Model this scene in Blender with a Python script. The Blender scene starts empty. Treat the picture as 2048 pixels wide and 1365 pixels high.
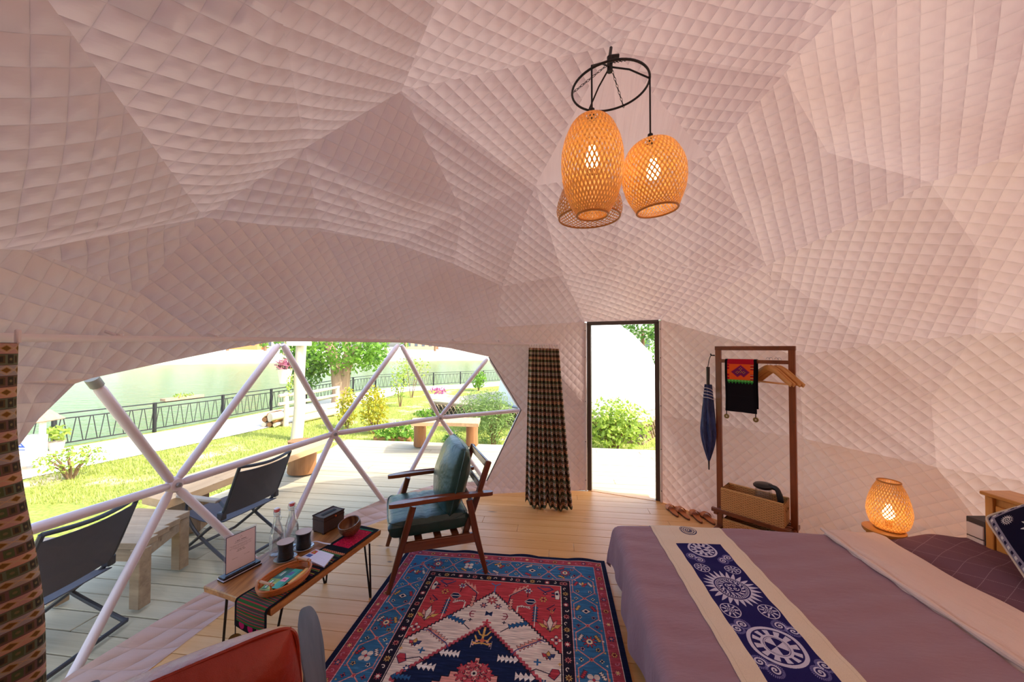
import bpy, bmesh, math, random
import numpy as np
from mathutils import Vector as V, Matrix, Euler
random.seed(7); rng = np.random.default_rng(7)
S = bpy.context.scene
COL = S.collection
PI = math.pi
# ------------------------------------------------------------------ camera, sky, sun, exposure
FPX, HOR, EYE = 720.0, 697.0, 1.6
PITCH = math.atan((HOR - 682.5) / FPX)
cam = bpy.data.cameras.new('camera'); cam.sensor_width = 36; cam.lens = FPX / 2048 * 36; cam.clip_start = .02; cam.clip_end = 600
camo = bpy.data.objects.new('camera', cam); COL.objects.link(camo)
camo.location = (0, 0, EYE); camo.rotation_euler = (PI / 2 + PITCH, 0, 0)
S.camera = camo
W = bpy.data.worlds.new('world'); S.world = W; W.use_nodes = True
wn = W.node_tree; wn.nodes.clear()
sky = wn.nodes.new('ShaderNodeTexSky'); sky.sky_type = 'NISHITA'; sky.sun_disc = False
sky.sun_elevation = math.radians(44); sky.air_density = 1.0; sky.dust_density = 3.0; sky.ozone_density = .6
SUN_DIR = V((-.93, .37, 0)).normalized()          # where the light travels, horizontally
sky.sun_rotation = math.atan2(-SUN_DIR.x, -SUN_DIR.y)
bg = wn.nodes.new('ShaderNodeBackground'); bg.inputs['Strength'].default_value = .5
wo = wn.nodes.new('ShaderNodeOutputWorld')
wn.links.new(sky.outputs[0], bg.inputs[0]); wn.links.new(bg.outputs[0], wo.inputs[0])
sun = bpy.data.lights.new('sun', 'SUN'); sun.energy = 5.2; sun.angle = math.radians(.8); sun.color = (1, .93, .82)
suno = bpy.data.objects.new('sun', sun); COL.objects.link(suno)
sd = V((SUN_DIR.x * math.cos(math.radians(44)), SUN_DIR.y * math.cos(math.radians(44)), -math.sin(math.radians(44))))
suno.rotation_euler = sd.to_track_quat('-Z', 'Y').to_euler(); suno.location = (8, -4, 9)
S.view_settings.view_transform = 'Standard'; S.view_settings.look = 'None'
S.view_settings.gamma = 1; S.view_settings.use_curve_mapping = False
S.view_settings.exposure = 0.4
S.cycles.max_bounces = 10; S.cycles.diffuse_bounces = 6; S.cycles.transparent_max_bounces = 24
S.cycles.transmission_bounces = 8; S.cycles.sample_clamp_indirect = 6; S.cycles.caustics_refractive = False; S.cycles.caustics_reflective = False
S.cycles.use_denoising = True

# ------------------------------------------------------------------ measuring: a pixel of the 2048x1365 frame to a point of the place
CR = Euler((PI / 2 + PITCH, 0, 0)).to_matrix()
def ray(px, py): return CR @ V((px - 1024, 682.5 - py, -FPX))
def at_z(px, py, z):
    d = ray(px, py); t = (z - EYE) / d.z
    return V((d.x * t, d.y * t, z))
def at_y(px, py, y):
    d = ray(px, py); t = y / d.y
    return V((d.x * t, y, EYE + d.z * t))
DC = V((.45, 1.82, .784)); DR = 2.336            # the dome: centre and radius of the liner's sphere
def wall_scale(x, y):                            # the liner stands wider behind the head of the bed
    a = math.degrees(math.atan2(y - DC.y, x - DC.x))
    s = lambda e0, e1, v: (lambda q: q * q * (3 - 2 * q))(min(1, max(0, (v - e0) / (e1 - e0))))
    return 1 + .30 * (1 - s(8, 48, a)) * s(-110, -50, a)
def at_sph(px, py, k=1.0, R=DR, wide=True):
    d = ray(px, py).normalized(); o = V((0, 0, EYE)) - DC
    Rk = R * k; p = None
    for _ in range(12):
        b = o.dot(d); c = o.dot(o) - Rk * Rk
        p = V((0, 0, EYE)) + d * (-b + math.sqrt(max(0, b * b - c)))
        if not wide: break
        h = V((p.x - DC.x, p.y - DC.y)).length / R
        Rk = R * k * (1 + (wall_scale(p.x, p.y) - 1) * min(1, h))
    return p
def at_cyl(px, py, r):
    d = ray(px, py); ox, oy = -DC.x, -DC.y
    a = d.x * d.x + d.y * d.y; b = ox * d.x + oy * d.y; c = ox * ox + oy * oy - r * r
    t = (-b + math.sqrt(b * b - a * c)) / a
    return V((d.x * t, d.y * t, EYE + d.z * t))
U2 = V((math.cos(.128), -math.sin(.128), 0)); V2 = V((math.sin(.128), math.cos(.128), 0))   # directions of the floor boards and across them

# ------------------------------------------------------------------ materials
def lin(c):
    if isinstance(c, str): c = [int(c[i:i + 2], 16) / 255 for i in (0, 2, 4)]
    return tuple(x / 12.92 if x <= .04045 else ((x + .055) / 1.055) ** 2.4 for x in c) + (1,)
class N:                                         # a small node-tree writer
    def __init__(s, name):
        s.m = bpy.data.materials.new(name); s.m.use_nodes = True; s.t = s.m.node_tree; s.t.nodes.clear()
        s.out = s.t.nodes.new('ShaderNodeOutputMaterial')
    def n(s, typ, ins=None, **kw):
        o = s.t.nodes.new('ShaderNode' + typ)
        for k, v in kw.items(): setattr(o, k, v)
        for k, v in (ins or {}).items():
            if isinstance(v, bpy.types.NodeSocket): s.t.links.new(v, o.inputs[k])
            else: o.inputs[k].default_value = v
        return o
    def math(s, op, a, b=0.0, c=None):
        o = s.n('Math', {0: a, 1: b}, operation=op)
        if c is not None: o.inputs[2].default_value = c
        return o.outputs[0]
    def mix(s, f, a, b, bt='MIX'):
        o = s.n('Mix', {'Factor': f, 6: a, 7: b}, data_type='RGBA', blend_type=bt); return o.outputs[2]
    def coord(s, kind='Object', scale=(1, 1, 1)):
        c = s.n('TexCoord').outputs[kind]
        return s.n('Mapping', {'Vector': c, 'Scale': scale}).outputs[0]
    def noise(s, vec, scale, detail=4, rough=.55, out='Fac'):
        return s.n('TexNoise', {'Vector': vec, 'Scale': scale, 'Detail': detail, 'Roughness': rough}).outputs[out]
    def ramp(s, f, stops):
        o = s.n('ValToRGB', {'Fac': f}); cr = o.color_ramp
        while len(cr.elements) < len(stops): cr.elements.new(.5)
        for e, (p, c) in zip(cr.elements, stops): e.position = p; e.color = c
        return o.outputs[0]
    def bump(s, h, dist=.005, strength=1.0):
        return s.n('Bump', {'Height': h, 'Distance': dist, 'Strength': strength}).outputs[0]
    def bsdf(s, col, rough=.6, nrm=None, **kw):
        o = s.n('BsdfPrincipled', {'Base Color': col, 'Roughness': rough})
        if nrm is not None: s.t.links.new(nrm, o.inputs['Normal'])
        for k, v in kw.items(): o.inputs[k.replace('_', ' ')].default_value = v
        return o.outputs[0]
    def end(s, sh): s.t.links.new(sh, s.out.inputs[0]); return s.m
def plain(name, c, rough=.6, var=.12, scale=14, bump=0, bscale=120, **kw):
    m = N(name); co = m.coord(); c = lin(c)
    f = m.noise(co, scale)
    dark = tuple(x * (1 - var) for x in c[:3]) + (1,); light = tuple(min(1, x * (1 + var)) for x in c[:3]) + (1,)
    nr = m.bump(m.noise(co, bscale, 2), bump) if bump else None
    return m.end(m.bsdf(m.mix(f, dark, light), rough, nr, **kw))
def wood(name, c1, c2, rough=.4, axis=0, s=6, knots=0, bump=.0006, **kw):
    m = N(name); sc = [s * 4, s * 4, s * 4]; sc[axis] = s * .35
    co = m.coord('Object', sc)
    ri = m.n('ObjectInfo').outputs['Random']
    co = m.n('VectorMath', {0: co, 1: m.n('CombineXYZ', {0: m.math('MULTIPLY', ri, 37.), 1: m.math('MULTIPLY', ri, 11.), 2: m.math('MULTIPLY', ri, 23.)}).outputs[0]}, operation='ADD').outputs[0]
    f = m.noise(co, 1.0, 6, .62)
    f2 = m.noise(co, 5.0, 3, .6)
    g = m.math('ADD', m.math('MULTIPLY', f, .75), m.math('MULTIPLY', f2, .3))
    col = m.ramp(g, [(.3, lin(c1)), (.7, lin(c2))])
    col = m.mix(m.math('MULTIPLY', ri, .35), col, lin(c1))
    if knots:
        kc = m.coord('Object', (5, 9, 9)); kc = m.n('VectorMath', {0: kc, 1: m.n('CombineXYZ', {0: m.math('MULTIPLY', ri, 61.)}).outputs[0]}, operation='ADD').outputs[0]
        kv = m.n('TexVoronoi', {'Vector': kc, 'Scale': 1.0}).outputs['Distance']
        col = m.mix(m.ramp(kv, [(.05, (knots, knots, knots, 1)), (.13, (0, 0, 0, 1))]), col, lin('4a2c18'))
    return m.end(m.bsdf(col, rough, m.bump(g, bump), **kw))
def leafmat(name, c1, c2, tr=.45):
    m = N(name); co = m.coord()
    col = m.mix(m.ramp(m.noise(co, 9, 3), [(.35, (0, 0, 0, 1)), (.65, (1, 1, 1, 1))]), lin(c1), lin(c2))
    d = m.bsdf(col, .5); t = m.n('BsdfTranslucent', {'Color': col}).outputs[0]
    return m.end(m.n('MixShader', {0: tr, 1: d, 2: t}).outputs[0])
IM = {}
def imgmat(name, arr, rough=.8, bump=.0, bscale=500, rep='REPEAT', spec=.3, var=.0):
    h, w = arr.shape[:2]
    im = bpy.data.images.new(name, w, h); px = np.ones((h, w, 4), np.float32); px[..., :3] = np.clip(arr, 0, 1)
    im.pixels.foreach_set(px.ravel()); im.update(); im.pack()
    m = N(name); t = m.n('TexImage', {'Vector': m.n('TexCoord').outputs['UV']}, extension=rep); t.image = im
    co = m.coord(); col = t.outputs[0]
    if var: col = m.mix(m.math('MULTIPLY', m.noise(co, 30, 5, .7), var), col, lin('c8b8a0'))
    nr = m.bump(m.noise(co, bscale, 2), bump) if bump else None
    return m.end(m.bsdf(col, rough, nr, Specular_IOR_Level=spec))
def quilt(name, base, cell=.07, tr=.115, seams=True):
    m = N(name); uv = m.n('SeparateXYZ', {0: m.n('TexCoord').outputs['UV']})
    co = m.coord()
    wob = m.noise(co, 7, 3)
    if seams:
        hs = []
        for k in (0, 1):
            x = m.math('ADD', m.math('MULTIPLY', uv.outputs[k], PI / cell), m.math('MULTIPLY', wob, .3))
            hs.append(m.math('ABSOLUTE', m.math('SINE', x)))
        pr_ = m.math('MULTIPLY', hs[0], hs[1]); h = m.math('ADD', m.math('MULTIPLY', pr_, .65), m.math('MULTIPLY', m.math('POWER', pr_, .4), .35))
        hh = m.math('ADD', h, m.math('MULTIPLY', m.noise(m.n('Mapping', {'Vector': m.n('TexCoord').outputs['UV'], 'Rotation': (0, 0, .6), 'Scale': (26, 9, 1)}).outputs[0], 1.0, 3, .6), .3))
        nr = m.bump(hh, .0085, 1.0)
        col = m.mix(m.ramp(h, [(.0, (1, 1, 1, 1)), (.16, (0, 0, 0, 1))]), lin(base), tuple(x * .93 for x in lin(base)[:3]) + (1,))
    else:
        wv = m.n('Mapping', {'Vector': m.n('TexCoord').outputs['UV'], 'Scale': (14, 1.2, 1)}).outputs[0]
        nr = m.bump(m.noise(wv, 1.0, 3), .012, .7); col = m.mix(0.0, lin(base), lin(base))
    col = m.mix(m.ramp(m.noise(co, 1.3, 3), [(.4, (0, 0, 0, 1)), (.7, (.3, .3, .3, 1))]), col, lin('c8a08a'))
    d = m.bsdf(col, .45, nr, Specular_IOR_Level=.4)
    t = m.n('BsdfTranslucent', {'Color': col, 'Normal': nr}).outputs[0]
    return m.end(m.n('MixShader', {0: tr, 1: d, 2: t}).outputs[0])
def glassy(name, fac=.07, rough=.02, tint=(1, 1, 1, 1), milk=0.0):
    m = N(name); t = m.n('BsdfTransparent', {'Color': tint}).outputs[0]; g = m.n('BsdfGlossy', {'Roughness': rough}).outputs[0]
    lw = m.n('LayerWeight', {'Blend': .25}).outputs['Facing']
    sh = m.n('MixShader', {0: m.math('ADD', m.math('MULTIPLY', lw, fac * 4), fac * .4), 1: t, 2: g}).outputs[0]
    if milk:
        sh = m.n('MixShader', {0: milk, 1: sh, 2: m.n('BsdfDiffuse', {'Color': (.9, .9, .9, 1)}).outputs[0]}).outputs[0]
    return m.end(sh)
def glow(name, c, st):
    m = N(name); return m.end(m.n('Emission', {'Color': lin(c), 'Strength': st}).outputs[0])

# ------------------------------------------------------------------ meshes
class MB:
    def __init__(s): s.v = []; s.f = []; s.uv = {}
    def add(s, vs, fs, uv=None):
        o = len(s.v); s.v += [tuple(p) for p in vs]; s.f += [tuple(i + o for i in f) for f in fs]
        if uv is not None:
            for i, q in enumerate(uv): s.uv[o + i] = q
        return s
    def box(s, c, d, R=None, b=0):
        x, y, z = (q / 2 for q in d)
        if b:
            bm = bmesh.new(); bmesh.ops.create_cube(bm, size=1); bmesh.ops.scale(bm, vec=d, verts=bm.verts)
            bmesh.ops.bevel(bm, geom=bm.edges[:], offset=b, segments=1, affect='EDGES', profile=.5)
            bm.verts.index_update(); vs = [w.co.copy() for w in bm.verts]; fs = [[w.index for w in f.verts] for f in bm.faces]; bm.free()
        else:
            vs = [V((i * x, j * y, k * z)) for k in (-1, 1) for j in (-1, 1) for i in (-1, 1)]
            fs = [(0, 2, 3, 1), (4, 5, 7, 6), (0, 1, 5, 4), (2, 6, 7, 3), (0, 4, 6, 2), (1, 3, 7, 5)]
        if R is not None: vs = [R @ p for p in vs]
        return s.add([p + V(c) for p in vs], fs)
    def bar(s, a, b, w, t, b_=0, up=(0, 0, 1)):       # a board from a to b, w across, t thick (t along 'up')
        a, b = V(a), V(b); d = b - a; x = d.normalized(); z = V(up); y = z.cross(x).normalized(); z = x.cross(y)
        return s.box((a + b) / 2, (d.length, w, t), Matrix((x, y, z)).transposed(), b_)
    def tube(s, pts, r, n=8, closed=False, sq=(1, 1)):
        pts = [V(p) for p in pts]; m = len(pts); rs = r if isinstance(r, (list, tuple)) else [r] * m
        T = []
        for i in range(m):
            a = pts[(i - 1) % m] if (closed or i) else pts[0]; b = pts[(i + 1) % m] if (closed or i < m - 1) else pts[-1]
            T.append((b - a).normalized())
        up = V((0, 0, 1)) if abs(T[0].z) < .9 else V((1, 0, 0)); nx = T[0].cross(up).normalized(); vs = []
        for i in range(m):
            nx = (nx - T[i] * nx.dot(T[i])).normalized(); ny = T[i].cross(nx)
            for k in range(n):
                a = 2 * PI * k / n; vs.append(pts[i] + nx * (math.cos(a) * rs[i] * sq[0]) + ny * (math.sin(a) * rs[i] * sq[1]))
        fs = [(i * n + k, i * n + (k + 1) % n, ((i + 1) % m) * n + (k + 1) % n, ((i + 1) % m) * n + k) for i in range(m if closed else m - 1) for k in range(n)]
        if not closed: fs += [tuple(range(n - 1, -1, -1)), tuple((m - 1) * n + k for k in range(n))]
        return s.add(vs, fs)
    def lathe(s, prof, n=32, c=(0, 0, 0), M=None, sx=1, sy=1):
        vs = []; fs = []; m = len(prof)
        for r, z in prof:
            for k in range(n):
                a = 2 * PI * k / n; p = V((r * math.cos(a) * sx, r * math.sin(a) * sy, z)); vs.append((M @ p if M else p) + V(c))
        fs = [(i * n + k, i * n + (k + 1) % n, (i + 1) * n + (k + 1) % n, (i + 1) * n + k) for i in range(m - 1) for k in range(n)]
        if prof[0][0] > 1e-4: fs.append(tuple(range(n - 1, -1, -1)))
        if prof[-1][0] > 1e-4: fs.append(tuple((m - 1) * n + k for k in range(n)))
        return s.add(vs, fs)
    def shell(s, prof, n=32, c=(0, 0, 0), M=None):    # open lathe, no caps
        k0 = len(s.f); s.lathe(prof, n, c, M)
        s.f = [f for f in s.f[:k0]] + [f for f in s.f[k0:] if len(f) == 4]; return s
    def prism(s, poly, z0, z1, M=None):
        n = len(poly); vs = [V((p[0], p[1], z)) for z in (z0, z1) for p in poly]
        if M: vs = [M @ p for p in vs]
        return s.add(vs, [tuple(range(n - 1, -1, -1)), tuple(range(n, 2 * n))] + [(i, (i + 1) % n, n + (i + 1) % n, n + i) for i in range(n)])
    def grid(s, fn, nu, nv, cu=False, uv=None):
        vs = []; uvs = []
        for j in range(nv + 1):
            for i in range(nu + (0 if cu else 1)):
                vs.append(V(fn(i / nu, j / nv))); uvs.append(uv(i / nu, j / nv) if uv else (i / nu, j / nv))
        w = nu if cu else nu + 1
        fs = [(j * w + i, j * w + (i + 1) % w, (j + 1) * w + (i + 1) % w, (j + 1) * w + i) for j in range(nv) for i in range(nu)]
        return s.add(vs, fs, None if cu else uvs)
    def sheet(s, fn, nu, nv, th, uv=None):              # a grid with a back side th below it along the normal
        o = len(s.v); f0 = len(s.f); s.grid(fn, nu, nv, False, uv); top = s.f[f0:]
        P = [V(p) for p in s.v[o:]]; nr = [V((0, 0, 0)) for _ in P]
        for f in top:
            a, b, c, d = (P[i - o] for i in f); q = (c - a).cross(d - b)
            for i in f: nr[i - o] += q
        k = len(P); w = nu + 1
        bk = [p - q.normalized() * th if q.length else p for p, q in zip(P, nr)]
        uvs = [s.uv[o + i] for i in range(k)]
        s.v += [tuple(p) for p in bk]
        for i in range(k): s.uv[o + k + i] = uvs[i]
        s.f += [tuple(i + k for i in reversed(f)) for f in top]
        rim = [i for i in range(w)] + [j * w + nu for j in range(1, nv + 1)] + [nv * w + i for i in range(nu - 1, -1, -1)] + [j * w for j in range(nv - 1, 0, -1)]
        for a, b in zip(rim, rim[1:] + rim[:1]): s.f.append((o + b, o + a, o + k + a, o + k + b))
        return s
    def mesh(s, name, smooth=True, ang=38):
        me = bpy.data.meshes.new(name); me.from_pydata(s.v, [], s.f)
        if s.uv:
            l = me.uv_layers.new(name='UVMap'); vi = np.empty(len(me.loops), np.int32); me.loops.foreach_get('vertex_index', vi)
            tab = np.zeros((len(s.v), 2), np.float32)
            for i, q in s.uv.items(): tab[i] = q[:2]
            l.data.foreach_set('uv', tab[vi].ravel())
        if smooth:
            me.polygons.foreach_set('use_smooth', [True] * len(me.polygons)); me.set_sharp_from_angle(angle=math.radians(ang))
        me.update(); return me
    def build(s, name, mat, parent=None, smooth=True, ang=38, label=None, world=False, loc=None, kind=None):
        me = s.mesh(name, smooth, ang)
        if mat: me.materials.append(mat)
        return put(name, me, parent, label, world, loc, kind)
def put(name, me, parent=None, label=None, world=False, loc=None, kind=None):
    o = bpy.data.objects.new(name, me); COL.objects.link(o)
    if loc is not None: o.location = loc
    if parent is not None:
        o.parent = parent
        if world: o.matrix_parent_inverse = parent_world(parent).inverted()
    if label: o['label'] = label
    if kind: o['kind'] = kind
    return o
def parent_world(o):
    m = Matrix.LocRotScale(o.location, o.rotation_euler, o.scale)
    return parent_world(o.parent) @ o.matrix_parent_inverse @ m if o.parent else m
def tag(o, label, cat, group=None, kind=None):
    o['label'] = label; o['category'] = cat
    if group: o['group'] = group
    if kind: o['kind'] = kind
    return o
def thing(name, label, cat, loc=(0, 0, 0), rz=0, group=None, kind=None):
    o = bpy.data.objects.new(name, None); COL.objects.link(o); o.location = loc; o.rotation_euler = (0, 0, rz); o.empty_display_size = .05
    return tag(o, label, cat, group, kind)
def struct(name):
    o = bpy.data.objects.new(name, None); COL.objects.link(o); o['kind'] = 'structure'; return o
def dup(root, loc, rz=0, label=None):
    def cp(o, par):
        c = o.copy(); COL.objects.link(c)
        if par: c.parent = par
        for ch in o.children: cp(ch, c)
        return c
    r = cp(root, None); r.location = loc; r.rotation_euler = (0, 0, rz)
    if label: r['label'] = label
    return r
def lerp(a, b, t): return a + (b - a) * t
def pline(pts, t):                                  # a point along a polyline, t in 0..1
    pts = [V(p) for p in pts]; L = [(b - a).length for a, b in zip(pts, pts[1:])]; q = t * sum(L)
    for (a, b), l in zip(zip(pts, pts[1:]), L):
        if q <= l or l is L[-1]: return a.lerp(b, min(1, q / max(l, 1e-9)))
        q -= l
    return pts[-1]
def spline(pts, n=8):                               # Catmull-Rom through the points
    pts = [V(p) for p in pts]; P = [pts[0] * 2 - pts[1]] + pts + [pts[-1] * 2 - pts[-2]]; out = []
    for i in range(1, len(P) - 2):
        for k in range(n):
            t = k / n; a, b, c, d = P[i - 1:i + 3]
            out.append(.5 * ((2 * b) + (c - a) * t + (2 * a - 5 * b + 4 * c - d) * t * t + (3 * b - 3 * c + d - a) * t ** 3))
    return out + [pts[-1]]
def cushion(mb, w, d, h, M, nu=22, edge=.16, pw=.55, wr=0.0, seed=0):    # a stuffed cushion, w by d, h thick
    rs = np.random.default_rng(seed); ph = rs.random(6) * 6
    for sgn in (1, -1):
        def fn(u, v):
            x, y = 2 * u - 1, 2 * v - 1
            e = max(0, (1 - x * x)) ** pw * max(0, (1 - y * y)) ** pw
            pin = 1 - edge * .35 * (x * x * y * y) + .0
            xs, ys = x * pin * (1 - .06 * (1 - abs(x)) * 0), y * pin
            xs *= 1 - edge * .25 * (y * y) * 0 - .04 * (1 - y * y) * (abs(x) > .999) * 0
            k = 1 + wr * (math.sin(5 * x + 3 * y + ph[0]) * math.sin(4 * y - 2 * x + ph[1]) + .6 * math.sin(11 * x - 7 * y + ph[2]) * (x * x + y * y) * .5)
            return M @ V((xs * w / 2, ys * d / 2, sgn * (h / 2) * (e * k * .93 + .07 * 0)))
        if sgn > 0: mb.grid(fn, nu, nu)
        else: mb.grid(lambda u, v: fn(1 - u, v), nu, nu)
    return mb
def leaves(n, c, rad, size, seed=0, hollow=.35, flat=0.0, aspect=.5, keep=None):   # leaf blades scattered through an ellipsoid
    r = np.random.default_rng(seed); mb = MB(); c = V(c)
    while len(mb.f) < n:
        d = V(r.normal(size=3)).normalized(); q = (hollow + (1 - hollow) * r.random()) ; q = q ** .6
        p = V((d.x * rad[0], d.y * rad[1], d.z * rad[2])) * q
        if keep and not keep(p): continue
        nn = V(r.normal(size=3)); nn.z += flat; nn = (nn + d * .6).normalized()
        t = nn.cross(V(r.normal(size=3))).normalized(); b = nn.cross(t); s_ = size * (.6 + .8 * r.random())
        p = p + c; mb.add([p - t * s_ * .5, p + b * s_ * aspect * .5, p + t * s_ * .5, p - b * s_ * aspect * .5], [(0, 1, 2, 3)])
    return mb
# ================================================================== THE SETTING
LIN = 'dcc4bd'
Q_MAT = quilt('quilted_liner', LIN); P_MAT = quilt('plain_liner', LIN, seams=False)
ceiling = struct('ceiling'); wall_left = struct('wall_left'); wall_back = struct('wall_back'); wall_right = struct('wall_right'); wall_rear = struct('wall_rear')
DL = at_z(1171, 981, 0); DRR = at_z(1325, 1005, 0); DTOP = 1.90
ND = {k: at_sph(*p) for k, p in dict(
    A=(1222, 92, .995), B=(803, 182), C=(408, 435), D=(1070, 372), E=(1416, 313), F=(1533, 532), G=(1005, 573), J=(277, 586), K=(990, 655),
    O=(1596, 711), Q=(1607, 878), T=(1126, 551), X=(1233, 533, .98), Wn=(1377, 533, .985), H=(-120, -300), L=(998, -310), Z=(1218, -420), Y=(1720, -260),
    M=(1930, -290), M2=(2520, 40), Nn=(2500, 150), P=(2500, 650), R=(2460, 1030), I=(-420, 480), Ia=(60, 501), Ib=(190, 548), I2=(-420, 760),
    Bm=(610, 296, .972), S7=(562, 25, .93), C1=(640, 463, .975), C2=(790, 486, .965), C3=(908, 528, .975), S6=(925, 424, .948),
    J1=(480, 580, .965), J2=(700, 580, .95), J3=(805, 591, .955), J4=(918, 631, .975), S1=(1655, 305, .93), S2=(1955, 117, .925), S3=(1961, 507, .925),
    S4=(1862, 800, .94), S5=(1690, 800, .965), EM=(1567, 150, .965), FN=(1860, 365, .945), OP=(1740, 690, .965), QR=(1873, 935, .99), PR=(1950, 668, .95),
    U1=(183, 757, 1.0), wz=(150, 768, .99), wa=(330, 725), wb=(450, 700), wc=(545, 684), wd=(680, 682), we=(800, 684), wf=(900, 697), w1=(978, 714), w2=(1043, 821),
    I2a=(40, 765), Lw2=(112, 805), Lw3=(78, 838), Lw=(40, 890), I3=(-420, 1100), DE=(1240, 345, .99), XT=(1165, 480, .96), EF=(1484, 430, .985)).items()}
ND['U'] = V((DL.x, DL.y, DTOP)); ND['U2'] = V((DRR.x, DRR.y, DTOP)); ND['Vl'] = V((DL.x, DL.y, .95)); ND['Dbl'] = DL
ND['Vd'] = V((DRR.x, DRR.y, .9)); ND['Dbr'] = DRR; ND['UM'] = (ND['U'] + ND['U2']) / 2
def base_pt(px, r):                                  # the floor's rim along the direction of an image column
    k = (px - 1024) / FPX; a = k * k + 1; b = -(k * DC.x + DC.y); q = DC.x ** 2 + DC.y ** 2
    for _ in range(12):
        rr = r; y = (-b + math.sqrt(max(0, b * b - a * (q - rr * rr)))) / a
    return V((k * y, y, 0))
ND['Bq'] = base_pt(1600, 2.27); ND['Br1'] = base_pt(2090, 2.72); ND['Br2'] = base_pt(2600, 2.8)
ND['Bw'] = at_z(978, 989, 0); ND['w3'] = at_z(972, 968, .1); ND['Bm1'] = at_z(1050, 985, 0)
ND['VS'] = (ND['O'] + ND['Vd']) / 2 + V((.0, -.03, .1)); ND['SB'] = (ND['Bq'] + ND['Dbr']) / 2 + V((-.03, -.03, 0))
ND['UO'] = (ND['U2'] + ND['O']) / 2 + V((.02, .02, -.02)); ND['KV'] = (ND['K'] + ND['Vl']) / 2 + V((.0, -.05, .15))
NOSAG = {'Dbr', 'Bq', 'Dbl', 'Bw', 'Br1', 'Br2', 'U', 'U2', 'Vl', 'Vd', 'w1', 'w2', 'w3', 'SB', 'UM', 'Bm1'}
SOFT = {'S1', 'S2', 'S3', 'S4', 'S5', 'S6', 'S7', 'X', 'XT', 'DE', 'Ia', 'Ib', 'VS', 'UO', 'KV'}
def uvframe(tris):
    nr = V((0, 0, 0)); o = V((0, 0, 0)); w = 0
    for a, b, c in tris:
        q = (ND[b] - ND[a]).cross(ND[c] - ND[a]); m = (ND[a] + ND[b] + ND[c]) / 3
        if q.dot(DC - m) < 0: q = -q
        nr += q; o += m * q.length; w += q.length
    nr.normalize(); t = V((0, 0, 1)).cross(nr)
    if t.length < .2: t = V((1, 0, 0)) - nr * nr.x
    t.normalize(); return o / w, t, nr.cross(t)
def panel(a, b, c, ang=0, n=12, sag=.010, mat=None, par=None, frame=None):
    pa, pb, pc = ND[a], ND[b], ND[c]; nm = (a, b, c); cen = (pa + pb + pc) / 3
    nrm = (pb - pa).cross(pc - pa); nrm.normalize()
    if nrm.dot(DC - cen) < 0: nrm = -nrm
    org, t, s = frame or uvframe([(a, b, c)]); ca, sa = math.cos(math.radians(ang)), math.sin(math.radians(ang))
    area = (pb - pa).cross(pc - pa).length / 2; sg = sag * min(1.4, math.sqrt(area / .3)) * (.25 if any(k in NOSAG for k in nm) else 1)
    mb = MB(); idx = {}; vs = []; uv = []
    for i in range(n + 1):
        for j in range(n + 1 - i):
            b0, b1 = i / n, j / n; b2 = 1 - b0 - b1; p = pa * b0 + pb * b1 + pc * b2; q = p - org
            x, y = q.dot(t), q.dot(s); uv.append((x * ca - y * sa, x * sa + y * ca))
            inw = (DC - p).normalized(); d = sg * 27 * b0 * b1 * b2
            for (m1, w1, m2, w2) in ((a, b0, b, b1), (b, b1, c, b2), (a, b0, c, b2)):
                if not (m1 in NOSAG and m2 in NOSAG): d += (.0) * 4 * w1 * w2 * (ND[m1] - ND[m2]).length
            wr = 6 * b0 * b1 * b2 * .012 * (math.sin(9 * q.dot(t) + 13 * cen.x) + math.sin(11 * q.dot(s) + 7 * cen.y) * .8)
            idx[i, j] = len(vs); vs.append(p + inw * (d + wr))
    fs = []
    for i in range(n):
        for j in range(n - i):
            fs.append((idx[i, j], idx[i + 1, j], idx[i, j + 1]))
            if i + j < n - 1: fs.append((idx[i + 1, j], idx[i + 1, j + 1], idx[i, j + 1]))
    f0 = fs[0]
    if (vs[f0[1]] - vs[f0[0]]).cross(vs[f0[2]] - vs[f0[0]]).dot(nrm) < 0: fs = [f[::-1] for f in fs]
    mb.add(vs, fs, uv)
    if par is None:
        az = math.degrees(math.atan2(cen.y - DC.y, cen.x - DC.x))
        par = ceiling if cen.z > 1.95 else wall_right if az < 55 and az > -90 else wall_back if az < 125 and az > 0 else wall_left
    mb.build('panel', mat or Q_MAT, par, ang=80)
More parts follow.
